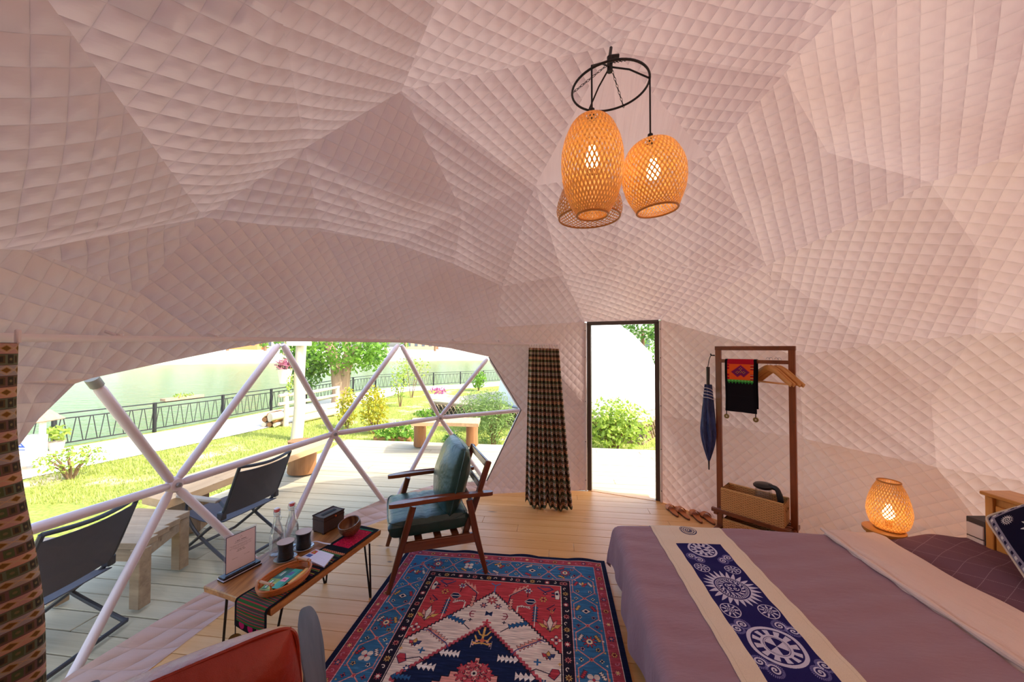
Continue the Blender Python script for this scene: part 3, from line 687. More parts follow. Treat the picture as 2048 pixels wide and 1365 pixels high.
bmesh.ops.bisect_plane(bm, geom=bm.verts[:] + bm.edges[:] + bm.faces[:], plane_co=(0, 0, 0), plane_no=(0, 0, -1), clear_outer=True)
me = bpy.data.meshes.new('canvas'); bm.to_mesh(me); bm.free(); me.materials.append(WH); put('canvas', me, t)
MB().tube([(2.38 * math.cos(k / 40 * 2 * PI), 2.38 * math.sin(k / 40 * 2 * PI), .03) for k in range(40)], .03, 8, True).build('base_ring', plain('grey_ring', '9aa2aa', .6), t)
MB().tube(spline([(-.85, -1.98, 1.30), (-.9, -2.15, 1.33), (-1.0, -2.2, 1.25)], 6), .03, 8).build('vent_pipe', plain('vent_grey', 'a8a8a8', .5), t)
t = thing('flower_planter', 'white trough of pink flowers on the far corner of the neighbouring deck', 'planter', at_z(876, 797, 0))
p = at_z(876, 799, .0); MB().box(p + V((0, 0, .08)), (.5, .2, .16), b=.01).build('trough', plain('trough_white', 'e8e0d8', .6), t, world=True)
leaves(110, p + V((0, 0, .27)), (.26, .14, .15), .09, 31, .1).build('flowers', leafmat('pink_flower', 'd070a0', 'b0608a', .3), t, world=True, smooth=False, kind='stuff')
# --- trees and a house beyond the second dome
for i, (px, y, zc, rad, mat, lb) in enumerate(((1285, 17, 2.9, (1.5, 1.5, 1.0), L2, 'tree whose leaves hang over the right of the dome tent'), (1330, 24, 2.2, (1.9, 1.8, 1.6), L1, 'tree beyond the house seen at the door frame'), (1322, 16, .35, (.9, .8, .85), L2, 'dark bush right of the dome tent'))):
    p = at_y(px, 700, y); p.z = G; t = thing('garden_tree', lb, 'tree', p)
    MB().tube([p, p + V((.05, 0, zc * .5)), p + V((0, 0, zc + G + .6))], [.14, .11, .06], 8).build('trunk', BARK, t, world=True)
    leaves(900, V((p.x, p.y, zc)), rad, .2, 40 + i).build('foliage', mat, t, world=True, smooth=False, kind='stuff')
def house(px, y, w, d, h, z0, label, wc, rc, nw=4, rows=2):
    p = at_y(px, 700, y); p.z = z0; t = thing('house', label, 'building', p)
    MB().box(p + V((0, 0, h / 2)), (w, d, h)).build('walls', plain('wall_paint', wc, .8), t, world=True)
    M = Matrix.Translation(p + V((0, 0, h))) @ Matrix.Rotation(PI / 2, 4, 'X') ; MB().prism([(-w * .56, 0), (0, w * .13), (w * .56, 0)], -d * .55, d * .55, M).build('roof', plain('roof_tiles', rc, .8), t, world=True)
    gm = plain('dark_pane', '5c6870', .2)
    for r in range(rows):
        for k in range(nw): MB().box(p + V((w * (-.5 + (k + .5) / nw), -d / 2 - .02, h * (r + .55) / rows)), (w / nw * .45, .06, h / rows * .45)).build('window', gm, t, world=True)
house(1290, 40, 9, 6, 3.2, -.4, 'pale house with a low roof far behind the dome tent', 'd8d4cc', 'a8a09a')
for px, y, w, h, lb, wc, rc in ((395, 100, 9, 5, 'long white house on the far bank at the left', 'ddd2c4', 'b06a48'), (500, 101, 9, 7, 'orange-walled house on the far bank', 'd9945c', '9c5a3c'), (575, 102, 7, 6, 'cream house on the far bank behind the pole', 'e2cfa8', 'b0603c'),
      (845, 118, 9, 6, 'orange-roofed house on the far bank near the middle', 'dcae84', 'b85a34'), (918, 120, 8, 5, 'white house on the far bank beside the orange roof', 'e4dcd0', '9a6a50'), (300, 98, 9, 5, 'brick-red house farthest along the left bank', 'c98a62', '8c4a38')):
    house(px, y, w, 7, h, 1.2, lb, wc, rc, 4)
for i, px in enumerate((330, 420, 455, 530, 590, 620, 700, 735, 770, 810, 870, 935, 965, 1010)):
    y = 84 + (px - 300) * .03; p = at_y(px, 700, y); p.z = .6; t = thing('far_tree', '%s tree from the left along the far bank of the lake' % ('first second third fourth fifth sixth seventh eighth ninth tenth eleventh twelfth thirteenth rightmost'.split()[i]), 'tree', p, 0, 'trees along the far bank')
    MB().tube([p, p + V((0, 0, 3))], [.35, .2], 7).build('trunk', BARK, t, world=True)
    leaves(260, p + V((0, 0, 4)), (1.75 + .1 * (i % 3), 1.8, 2.2 + (i % 2) * .8), .8, 60 + i, .2).build('foliage', L2 if i % 3 else L1, t, world=True, smooth=False, kind='stuff')

# --- benches and camp furniture on the deck
def prism_plank(mb, pts_top, th):
    n = len(pts_top); mb.add([p for p in pts_top] + [p - V((0, 0, th)) for p in pts_top], [tuple(range(n)), tuple(range(2 * n - 1, n - 1, -1))] + [((i + 1) % n, i, n + i, n + (i + 1) % n) for i in range(n)]); return mb
BENCHM = wood('bench_plank', 'd6b184', 'a8835a', .7, 1, 3, .5, .001)
t = thing('log_bench', 'long plank bench on log stumps at the deck edge by the lawn', 'bench', (-2.8, 3.7, 0))
zb = .46
ed = [at_z(x, y, zb) for x, y in ((284, 993), (352, 957), (470, 921), (560, 893), (655, 873), (664, 883), (575, 915), (500, 941), (400, 979), (332, 1003))]
prism_plank(MB(), ed, .06).build('seat_plank', BENCHM, t, world=True, smooth=False)
c = at_z(604, 945, 0); mb = MB(); mb.lathe([(.15, 0), (.156, .02), (.148, .12), (.154, .22), (.147, .32), (.152, .41), (.001, .41)], 20, c, None, 1.15, .9); mb.build('log_leg', LOGM, t, world=True)
c = at_z(366, 1068, 0); MB().box(c + V((0, .05, .2)), (.24, .18, .4), Matrix.Rotation(.3, 3, 'Z'), b=.02).build('log_leg', BARK, t, world=True)
t = thing('log_bench', 'short plank bench on two log stumps at the far deck edge', 'bench', (-.9, 5.9, 0))
zb = .48; ed = [at_z(x, y, zb) for x, y in ((818, 834), (961, 835), (958, 849), (890, 847), (826, 848))]
ed = [at_z(822, 846, zb), at_z(890, 846, zb), at_z(957, 848, zb), at_z(961, 836, zb), at_z(890, 835, zb), at_z(826, 836, zb)]
prism_plank(MB(), ed, .05).build('seat_plank', BENCHM, t, world=True, smooth=False)
for px, py in ((840, 892), (944, 890)):
    c = at_z(px, py, 0); MB().lathe([(.1, 0), (.104, .03), (.097, .15), (.1, .3), (.098, .43), (.001, .43)], 16, c).build('log_leg', LOGM, t, world=True)
# outdoor table
t = thing('deck_table', 'low weathered timber table between the camp chairs', 'table', (-2.57, 2.45, 0))
zt = .40; q = [at_z(x, y, zt) for x, y in ((97, 1083), (285, 1088), (374, 1022), (277, 1016))]
for i in range(4):
    a, b = q[0].lerp(q[3], (i + .5) / 4), q[1].lerp(q[2], (i + .5) / 4); MB().bar(a - V((0, 0, .02)), b - V((0, 0, .02)), (q[0] - q[3]).length / 4 - .004, .04, .003).build('top_plank', WEATHER, t, world=True)
ce = sum(q, V((0, 0, 0))) / 4
ins = [p.lerp(ce, .12) for p in q]
for a, b in zip(ins, ins[1:] + ins[:1]): MB().bar(a - V((0, 0, .08)), b - V((0, 0, .08)), .03, .08).build('apron', WEATHER, t, world=True)
for p in ins: MB().box((p.x, p.y, .18), (.07, .07, .36), Matrix.Rotation(-.1, 3, 'Z'), b=.004).build('leg', WEATHER, t, world=True)
# folding camp chairs (local: faces +y)
CB = plain('charcoal_canvas', '45434c', .8, .15, 40, .001, 400); CT = plain('dark_tube', '34353c', .4, .1, Metallic=.3); CWD = plain('arm_wood', '9a8878', .6)
def camp_chair(label, loc, rz):
    t = thing('camp_chair', label, 'chair', loc, rz); w = .22
    for s in (-1, 1):
        MB().tube(spline([(s * w, .22, .335), (s * w, .1, .2), (s * w, -.2, .03), (s * w, -.25, .012)], 5), .012, 8).build('leg', CT, t)
        MB().tube(spline([(s * w, .3, .012), (s * w, .26, .04), (s * w, .0, .24), (s * w, -.14, .36), (s * w, -.3, .73)], 5), .012, 8).build('leg', CT, t)
        MB().box((s * (w + .01), .08, .47), (.045, .4, .022), b=.005).build('armrest', CWD, t)
        MB().tube([(s * w, .2, .46), (s * w, .22, .335)], .01, 6).tube([(s * w, -.12, .46), (s * w, -.17, .42)], .01, 6).build('arm_post', CT, t)
        MB().box((s * w, -.14, .36), (.045, .05, .06), b=.008).build('joint', CT, t)
    MB().tube([(-w, -.25, .012), (w, -.25, .012)], .012, 8).tube([(-w, .3, .012), (w, .3, .012)], .012, 8).build('foot_bar', CT, t)
    MB().tube(spline([(-w, -.3, .73), (-w * .5, -.315, .715), (0, -.32, .708), (w * .5, -.315, .715), (w, -.3, .73)], 5), .012, 8).build('top_bar', CT, t)
    def seat(u, v): x = (u - .5) * 2 * w; return (x, .24 - v * .4, .335 - .045 * math.sin(v * PI) * (1 - .3 * (2 * u - 1) ** 2) - .02 * v)
    MB().sheet(seat, 10, 10, .006).build('seat', CB, t)
    def back(u, v): x = (u - .5) * 2 * w; y = lerp(-.15, -.292, v); return (x, y - .02 * math.sin(u * PI), lerp(.365, .695, v) - .012 * math.sin(u * PI) * v)
    MB().sheet(lambda u, v: back(1 - u, v), 10, 10, .006).build('backrest', CB, t)
    return t
def face(v): return math.atan2(-v[0], v[1])
c2 = V((-1.99, 2.66, 0)).lerp(V((-1.88, 3.06, 0)), .5); f2 = V((-.97, .25, 0)).normalized(); camp_chair('dark canvas camp chair nearer the log bench, seat turned to the lake', c2 + f2 * .3, face(f2))
c1 = V((-2.2, 1.72, 0)).lerp(V((-2.19, 2.11, 0)), .5); f1 = V((-1, -.02, 0)); camp_chair('dark canvas camp chair beside the patterned curtain', c1 + f1 * .3, face(f1))
# ================================================================== PRINTED CLOTHS
class Cv:                                            # a small painter; y runs down the cloth, units in metres
    def __init__(s, w, h, ppm, bg):
        s.w, s.h, s.k = w, h, ppm; s.a = np.ones((int(h * ppm), int(w * ppm), 3)) * s.c(bg)
    def c(s, c): return np.array([int(c[i:i + 2], 16) / 255 for i in (0, 2, 4)]) if isinstance(c, str) else np.array(c)
    def win(s, x0, y0, x1, y1):
        H, W_ = s.a.shape[:2]; k = s.k
        a, b, c, d = max(0, int(x0 * k) - 1), max(0, int(y0 * k) - 1), min(W_, int(x1 * k) + 2), min(H, int(y1 * k) + 2)
        if c <= a or d <= b: return None
        Y, X = np.mgrid[b:d, a:c]; return (slice(b, d), slice(a, c)), (X + .5) / k, (Y + .5) / k
    def put(s, sl, m, col): s.a[sl][m] = s.c(col)
    def rect(s, x0, y0, x1, y1, col):
        w = s.win(x0, y0, x1, y1)
        if w: s.put(w[0], (w[1] >= x0) & (w[1] < x1) & (w[2] >= y0) & (w[2] < y1), col)
    def poly(s, P, col, out=None, ow=.003):
        xs, ys = [p[0] for p in P], [p[1] for p in P]; w = s.win(min(xs), min(ys), max(xs), max(ys))
        if not w: return
        sl, X, Y = w; m = np.zeros(X.shape, bool)
        for (ax, ay), (bx, by) in zip(P, P[1:] + P[:1]):
            if ay != by: m ^= ((ay > Y) != (by > Y)) & (X < (bx - ax) * (Y - ay) / (by - ay) + ax)
        s.put(sl, m, col)
        if out: s.line(P + [P[0]], ow, out)
    def line(s, P, wd, col):
        for (ax, ay), (bx, by) in zip(P, P[1:]):
            w = s.win(min(ax, bx) - wd, min(ay, by) - wd, max(ax, bx) + wd, max(ay, by) + wd)
            if not w: continue
            sl, X, Y = w; dx, dy = bx - ax, by - ay; l2 = dx * dx + dy * dy + 1e-12
            t = np.clip(((X - ax) * dx + (Y - ay) * dy) / l2, 0, 1); s.put(sl, (X - ax - t * dx) ** 2 + (Y - ay - t * dy) ** 2 < (wd / 2) ** 2, col)
    def disc(s, x, y, r, col, r0=0, ry=None):
        ry = ry or r; w = s.win(x - r, y - ry, x + r, y + ry)
        if w: q = ((w[1] - x) / r) ** 2 + ((w[2] - y) / ry) ** 2; s.put(w[0], (q < 1) & (q >= (r0 / r) ** 2), col)
    def polar(s, x, y, r, fn, col):
        w = s.win(x - r, y - r, x + r, y + r)
        if w: X, Y = w[1] - x, w[2] - y; R = np.hypot(X, Y); s.put(w[0], (R < r) & fn(R, np.arctan2(Y, X)), col)
    def flower(s, x, y, r, c1, c2, c3=None, n=8, ink='1c1a2c'):
        s.polar(x, y, r * 1.12, lambda R, A: R < r * (.82 + .3 * np.cos(n * A)), ink)
        s.polar(x, y, r, lambda R, A: R < r * (.72 + .28 * np.cos(n * A)), c1); s.disc(x, y, r * .45, c2)
        if c3: s.disc(x, y, r * .2, c3)
    def spiral(s, x, y, r, turns, wd, col, a0=0, d=1):
        P = [(x + r * (1 - t) * math.cos(a0 + d * t * turns * 2 * PI), y + r * (1 - t) * math.sin(a0 + d * t * turns * 2 * PI)) for t in np.linspace(0, .95, int(26 * turns))]; s.line(P, wd, col)
# ------------------------------------------------------------------ rug
RW, RH = 1.52, 2.2
def paint_rug():
    c = Cv(RW, RH, 560, '171a38'); red, red2, blue, navy, cream, sal, gold, ink = 'c2444a', 'c25a58', '3a7098', '1a2548', 'e6d2c2', 'd98a80', 'd9a85c', '241d2c'
    r = random.Random(2)
    c.rect(.03, .03, RW - .03, RH - .03, cream); c.rect(.034, .034, RW - .034, RH - .034, 'ab4652')
    c.rect(.088, .088, RW - .088, RH - .088, 'd9a0a0'); c.rect(.092, .092, RW - .092, RH - .092, blue)
    a0, a1 = .27, .33
    c.rect(a0 - .005, a0 - .005, RW - a0 + .005, RH - a0 + .005, 'd9a0a0'); c.rect(a0, a0, RW - a0, RH - a0, ink)
    c.rect(a1 - .004, a1 - .004, RW - a1 + .004, RH - a1 + .004, cream); c.rect(a1, a1, RW - a1, RH - a1, red)
    def ring(fn):                                     # along the four sides: fn(x, y, i)
        pass
    # guard bands of small flowers
    for off_, st, sz, cols in ((.061, .052, .017, (('d98a80', 'e0c080'), ('2c4a78', 'd98a80'), ('e0b060', '6a2030'))), (.30, .05, .019, (('d9867c', '6a2030'), ('e0bc70', '7a4a30'), ('c8565c', 'e6d2c2')))):
        for x in np.arange(off_, RW - off_ + .01, st):
            for y in (off_, RH - off_):
                k = int(round(x / st)) % 6
                if k % 2: c.spiral(x, y, .016, .6, .005, cream if off_ > .2 else 'c9788c', k)
                else: q = cols[k // 2]; c.flower(x, y, sz, q[0], q[1], n=6 if off_ < .2 else 8)
        for y in np.arange(off_, RH - off_ + .01, st):
            for x in (off_, RW - off_):
                k = int(round(y / st)) % 6
                if k % 2: c.spiral(x, y, .016, .6, .005, cream if off_ > .2 else 'c9788c', k + 1)
                else: q = cols[k // 2]; c.flower(x, y, sz, q[0], q[1], n=6 if off_ < .2 else 8)
    # blue border: lozenge vine, rosettes, little hooks
    def saw(x, y, a, L, col, n=5, ww=.02, side=0):
        ca, sa = math.cos(a), math.sin(a); P = []
        for i in range(n):
            t = L * i / n; P += [(t, ww * (1 if side >= 0 else .2)), (t + L / n * .75, ww * .25)]
        Q = [(L, 0)]
        for i in range(n - 1, -1, -1):
            t = L * i / n; Q += [(t + L / n * .75, -ww * .25), (t, -ww * (1 if side <= 0 else .2))]
        c.poly([(x + p * ca - q * sa, y + p * sa + q * ca) for p, q in P + Q], col, ink if col != ink else None, .002)
    def motif(x, y, k):
        if k == 0: c.flower(x, y, .038, 'b8404a', 'e8d8b0', '2c4a78', 10)
        elif k == 1: c.poly([(x - .03, y), (x, y - .022), (x + .03, y), (x, y + .022)], cream, ink); c.disc(x, y, .01, navy)
        elif k == 2:
            for q in (-.6, 0, .6): saw(x, y, -PI / 2 + q, .05, (gold, 'b8404a', cream)[int(q * 2) % 3], 2, .012)
        else:
            for q in range(4): c.disc(x + .016 * (1 if q % 2 else -1), y + .016 * (1 if q > 1 else -1), .015, cream); 
            c.disc(x, y, .008, 'b8404a')
    bm_ = .181
    def vine(P0, P1, n, flip):
        ux, uy = (P1[0] - P0[0]) / n, (P1[1] - P0[1]) / n; L = math.hypot(ux, uy); px, py = -uy / L, ux / L
        for i in range(n):
            x, y = P0[0] + ux * i, P0[1] + uy * i; e = lambda t, w: (x + ux * t + px * w, y + uy * t + py * w)
            for s in (1, -1): c.line([e(0, 0), e(.25, .07 * s), e(.75, .07 * s), e(1, 0)], .006, sal)
            c.flower(*e(0, 0), .013, sal, 'b8404a', n=4)
            motif(*e(.5, 0), (i * 3 + flip) % 4)
            for s in (1, -1):
                saw(*e(.3, .035 * s), math.atan2(uy, ux) + .5 * s, .05, (cream, 'b8404a', gold)[(i + (s > 0)) % 3], 4, .014); c.flower(*e(.72, .04 * s), .014, ('d98a80', gold, cream)[(i + s) % 3], navy, n=5)
                c.flower(*e(.02, .052 * s), .013, ('b8404a', 'e8d8b0')[i % 2], navy, n=4)
                for q in range(3): c.poly([e(.1 + q * .33, .078 * s), e(.13 + q * .33, .066 * s), e(.16 + q * .33, .078 * s)], (cream, gold, 'c85a60')[(q + i) % 3])
    vine((bm_, bm_), (RW - bm_, bm_), 5, 0); vine((bm_, RH - bm_), (RW - bm_, RH - bm_), 5, 1); vine((bm_, bm_ + .02), (bm_, RH - bm_), 8, 2); vine((RW - bm_, bm_ + .02), (RW - bm_, RH - bm_), 8, 2)
    # stepped medallion
    cx, cy = RW / 2, RH / 2
    def step(top, slope, st, col, out, ow, lim):
        def half(sx, sy):
            P = []; y = top; w = .012
            while y < cy: P += [(cx + sx * min(w, lim), cy + sy * (y - cy)), (cx + sx * min(w, lim), cy + sy * (y + st - cy))]; y += st; w += st * slope
            return P
        a, b = half(1, 1), half(-1, 1); P = b[::-1] + a + half(1, -1)[::-1] + half(-1, -1); c.poly(P, col)
        if out: c.line(P + [P[0]], ow, out)
    step(.44, .98, .017, cream, ink, .007, .427)
    for q in (0, RW):                                 # keep the borders over the medallion
        pass
    step(.715, 1.02, .017, ink, 'b8505a', .012, .42); step(.74, 1.02, .017, navy, None, 0, .4); step(.94, 1.2, .03, 'e0978a', ink, .005, .24)
    for s in (-1, 1):
        X = lambda d: cx + s * d
        # red field
        saw(X(.12), .49, PI / 2 if s > 0 else PI / 2, .1, 'dd9a88', 4, .016); c.line([(X(.105), .46), (X(.16), .41), (X(.2), .37)], .016, 'dd9a88'); c.line([(X(.105), .53), (X(.11), .46), (X(.2), .38)], .006, navy)
        for k in range(4): c.poly([(X(.12 + .025 * k), .43 - .02 * k), (X(.14 + .025 * k), .375 - .012 * k), (X(.145 + .025 * k), .42 - .02 * k)], 'dd9a88')
        c.flower(X(.22), .40, .028, 'e6d2c2', '2c4a78', 'b8404a', 6); c.line([(X(.22), .43), (X(.22), .46)], .005, ink)
        P = [(X(.205), .50), (X(.23), .475), (X(.262), .475), (X(.275), .50), (X(.25), .525), (X(.225), .525)]; c.poly(P, navy, cream); c.line([(X(.215), .5), (X(.265), .5)], .008, cream)
        c.flower(X(.32), .47, .026, gold, 'b8404a', ink, 6)
        c.line([(X(.28), .36), (X(.33), .40), (X(.38), .37), (X(.36), .35), (X(.30), .35)], .009, '34406a'); c.flower(X(.33), .415, .014, navy, 'c87878', n=4)
        c.poly([(X(.39), .39), (X(.415), .37), (X(.425), .42), (X(.42), .46), (X(.395), .46)], cream, ink); c.rect(min(X(.398), X(.413)), .4, max(X(.398), X(.413)), .42, navy); c.rect(min(X(.37), X(.39)), .4, max(X(.37), X(.39)), .412, navy); c.rect(min(X(.37), X(.39)), .43, max(X(.37), X(.39)), .442, navy)
        c.line([(X(.39), .51), (X(.37), .53), (X(.345), .55), (X(.38), .57), (X(.395), .54)], .006, navy); c.flower(X(.375), .57, .014, gold, 'b8404a', n=5)
        saw(X(.275), .66, -PI / 2, .13, '2c5a80', 6, .018); c.line([(X(.275), .70), (X(.275), .52)], .004, cream)
        c.line([(X(.165), .6), (X(.165), .55), (X(.19), .54), (X(.24), .56)], .009, cream); saw(X(.17), .545, 0 if s > 0 else PI, .075, cream, 5, .014, 1)
        for q in (-1, -.5, 0, .5, 1): saw(X(.365) , .71, -PI / 2 + q, .085, (gold, 'e0988c', navy, 'e0988c', gold)[int(q * 2 + 2)], 2, .015)
        c.poly([(X(.365), .60), (X(.383), .66), (X(.365), .73), (X(.347), .66)], 'e6d2c2', ink)
        c.flower(X(.4), .78, .03, 'e6d2c2', 'b8404a', navy, 4); c.flower(X(.31), .79, .02, 'dd9a88', 'b8404a', n=5)
        # cream field
        c.flower(X(.0), .515, .034, 'b8404a', 'c87870', 'e6d2c2', 8); c.flower(X(.045), .565, .022, '54365a', 'c87870', n=6)
        c.line([(X(.085), .62), (X(.105), .62), (X(.115), .64), (X(.105), .665), (X(.085), .665)], .006, '8a3040'); c.line([(X(.09), .643), (X(.11), .643)], .006, '8a3040')
        c.poly([(X(.0), .625), (X(.02), .61), (X(.02), .65), (X(.0), .64)], navy); c.line([(X(.09), .69), (X(.11), .69)], .005, ink); c.line([(X(.1), .68), (X(.1), .7)], .005, ink)
        c.line([(X(.09), .76), (X(.16), .70)], .005, ink); saw(X(.13), .715, -.35 if s > 0 else PI + .35, .12, '2f5f8c', 5, .02)
        saw(X(.2), .86, -.6 if s > 0 else PI + .6, .12, 'dd9a88', 5, .022); c.line([(X(.17), .9), (X(.19), .87), (X(.32), .79), (X(.34), .8)], .006, '4a4a78')
        for q in (-.9, 0, .9): saw(X(.36), .90, -PI / 2 + q, .045, ('b8404a', gold, '34406a')[int(q + 1.5)], 2, .014)
        c.line([(X(.29), .93), (X(.32), .93)], .009, '2f5f8c'); c.line([(X(.305), .915), (X(.305), .945)], .009, '2f5f8c')
        c.poly([(X(.36), 1.0), (X(.38), .96), (X(.41), .96), (X(.42), .98), (X(.39), 1.02)], 'b8404a', navy); c.line([(X(.25), 1.0), (X(.3), .97), (X(.37), .99)], .005, ink)
        c.flower(X(.34), 1.04, .018, '2c4a78', 'e6d2c2', n=6); saw(X(.3), 1.09, 0 if s > 0 else PI, .1, '2f5f8c', 5, .018); c.line([(X(.41), .93), (X(.425), .93)], .005, gold); c.line([(X(.418), .922), (X(.418), .938)], .005, gold)
        # navy medallion
        saw(X(.05), .865, -2.2 if s > 0 else -.94, .05, 'd9a49a', 3, .012); c.line([(X(.055), .88), (X(.055), .83)], .003, cream)
        saw(X(.1), .93, 0 if s > 0 else PI, .11, 'efe4da', 5, .026); saw(X(.2), 1.02, 0 if s > 0 else PI, .1, 'efe4da', 4, .026)
        c.line([(cx, .8), (X(.02), .79), (X(.035), .765)], .009, gold); c.line([(cx, .83), (X(.03), .83), (X(.045), .80)], .009, gold); c.line([(cx, .845), (X(.035), .855), (X(.05), .845)], .009, gold)
    c.line([(cx, .74), (cx, .85)], .012, gold); c.poly([(cx - .02, .83), (cx, .815), (cx + .02, .83), (cx, .845)], 'c86a50')
    c.line([(cx - .02, .70), (cx + .02, .70)], .012, 'b8404a'); c.line([(cx, .68), (cx, .72)], .012, 'b8404a')
    c.line([(cx - .028, .355), (cx, .375), (cx + .028, .355)], .009, '4a78a8'); c.line([(cx, .37), (cx, .44)], .007, '4a78a8')
    for k in range(7): c.flower(cx + .07 * math.cos(k * .9), 1.03 + .045 * math.sin(k * .9), .03, 'b8404a', 'c85a60', n=6)
    c.flower(cx, 1.03, .035, 'c85a60', 'e6d2c2', ink, 8)
    # worn, streaky weave (abrash)
    H, W_ = c.a.shape[:2]; rr = np.random.default_rng(1); n1 = rr.random((H, W_ // 24 + 2)); xs = np.linspace(0, n1.shape[1] - 1.01, W_); i0 = xs.astype(int); fr = xs - i0
    st = n1[:, i0] * (1 - fr) + n1[:, i0 + 1] * fr; st = (st + np.roll(st, 1, 0)) / 2
    c.a = c.a * (.80 + .40 * st[..., None]) + (st[..., None] > .72) * .03
    return c.a
RUG = imgmat('rug_pile', paint_rug(), .95, .002, 700, spec=.1)
p0 = at_z(819, 1098, 0); ex = (at_z(1209, 1125, 0) - p0).normalized(); ey = V((ex.y, -ex.x, 0))
def rugf(u, v):
    p = p0 + ex * (u * RW) + ey * (v * RH); e = math.exp(-v * RH / .05); p.z = .009 + .011 * e * max(0, math.sin(u * 22 + .8)) * (1 if u > .1 else .3); return p
o = MB().sheet(lambda u, v: rugf(u, 1 - v), 90, 60, .007, uv=lambda u, v: (u, 1 - v)).build('rug', RUG, ang=60); tag(o, 'patterned red and blue rug with a stepped cream medallion', 'rug')
# ------------------------------------------------------------------ curtain cloth
def paint_curtain():
    c = Cv(.12, .24, 1400, 'a88a84')
    rows = [('d0a094', 0), ('7a7e62', 1), ('b4a8a8', 0), ('86665a', 1), ('dca68c', 0), ('747c64', 1), ('bcaa9c', 0), ('80625a', 1)]
    for i, (bgc, k) in enumerate(rows):
        y = i * .03; c.rect(0, y, .12, y + .03, bgc)
        for x in np.arange(.0, .121, .04):
            if k == 0:
                c.line([(x - .02, y + .015), (x, y + .003), (x + .02, y + .015), (x, y + .027), (x - .02, y + .015)], .002, 'd8b890'); c.poly([(x - .012, y + .015), (x, y + .007), (x + .012, y + .015), (x, y + .023)], '8a6232', 'c8a060', .0015)
            else:
                c.rect(x + .003, y + .003, x + .019, y + .027, '4c473d' if int(x / .04) % 2 else '5e6a48'); c.disc(x + .011, y + .015, .004, '8a7a58'); c.rect(x + .022, y + .004, x + .037, y + .026, '6a5a42'); c.rect(x + .026, y + .008, x + .033, y + .022, '4a443a')
        c.rect(0, y, .12, y + .0016, '6a544c')
    return c.a
CURT = imgmat('woven_curtain', paint_curtain(), .9, .003, 900, spec=.1)
ROD = plain('white_rail', 'e6dce0', .4, .03); RODR = 2.08
rodp = [at_cyl(x, y, RODR) for x, y in ((-90, 684), (0, 683), (120, 682.5), (240, 681.5), (370, 679), (500, 677.5), (650, 677.5), (800, 680.5), (930, 685.5), (1060, 690), (1116, 693))]
for p in rodp: p.z = lerp(p.z, 1.648, .4)
t = thing('curtain_rail', 'long white curved curtain rail above the clear window', 'curtain rail', rodp[5]); rsp = spline(rodp, 6)
MB().tube(rsp, .014, 10, sq=(.55, 1)).build('rail', ROD, t, world=True)
for px in (240, 440, 625, 805, 905, 1010):
    p = at_cyl(px, 684, RODR + .01); k = min(range(len(rsp)), key=lambda i: (rsp[i] - p).length); q = rsp[k]; o_ = (q - DC); o_.z = 0; o_.normalize()
    MB().tube([q + V((0, 0, .01)), q + o_ * .05 + V((0, 0, .03))], .007, 6).tube([q + V((0, 0, .012)), q + V((0, 0, .02))], .011, 8).build('bracket', ROD, t, world=True)
def curtain(name, label, fn, nu, nv, wid, hgt, clips):
    t = thing(name, label, 'curtain', fn(.5, 1)); MB().sheet(fn, nu, nv, .003, uv=lambda u, v: (u * wid / .12, (1 - v) * hgt / .24)).build('cloth', CURT, t, world=True, ang=80)
    for k in range(clips):
        p = V(fn((k + .5) / clips, 1)); MB().box(p + V((0, 0, .018)), (.012, .012, .04), b=.003).build('glider', ROD, t, world=True)
    return t
TL_, TR_ = at_y(1058, 696, 3.72), at_y(1118, 698, 3.66); BL2, BR2 = at_y(1051, 1008, 3.68), at_y(1146, 1014, 3.56); BL2.z = BR2.z = .015
def cf1(u, v):
    w = (1 - v) ** 1.1; a, b = TL_.lerp(BL2, w), TR_.lerp(BR2, w); p = a.lerp(b, u + .012 * math.sin(u * 31) * (1 - v)); k = u * 2 * PI
    am = .022 + .026 * (1 - v) ** .8; f = math.sin(k * 9 + .5 * math.sin(v * 3)) * .8 + .35 * math.sin(k * 4.3 + 1 + v)
    p.y += f * am - .02 * math.sin(u * PI); p.z += .012 * math.sin(k * 5) * (1 - v) ** 6 + (.02 * math.sin(k * 2.2 + 1)) * max(0, .12 - v) * 8; return p
curtain('curtain', 'gathered checked curtain hanging between the window and the doorway', cf1, 150, 50, 1.15, 1.62, 12)
def cf2(u, v):
    a0 = math.radians(lerp(247, 202.2, u) + - u * 3.0 * (lambda k: k * k * (3 - 2 * k))(min(1, max(0, (1 - v - .1) / .45)))); k = u * 2 * PI
    r = 2.02 + (.028 + .02 * (1 - v)) * math.sin(k * 7 + .6 * math.sin(v * 2)) + .012 * math.sin(k * 3.1 + v * 2)
    return V((DC.x + r * math.cos(a0), DC.y + r * math.sin(a0), lerp(.02, 1.615, v)))
curtain('curtain', 'large patterned curtain with diamond rows beside the camp chairs', cf2, 170, 40, 1.7, 1.6, 14)

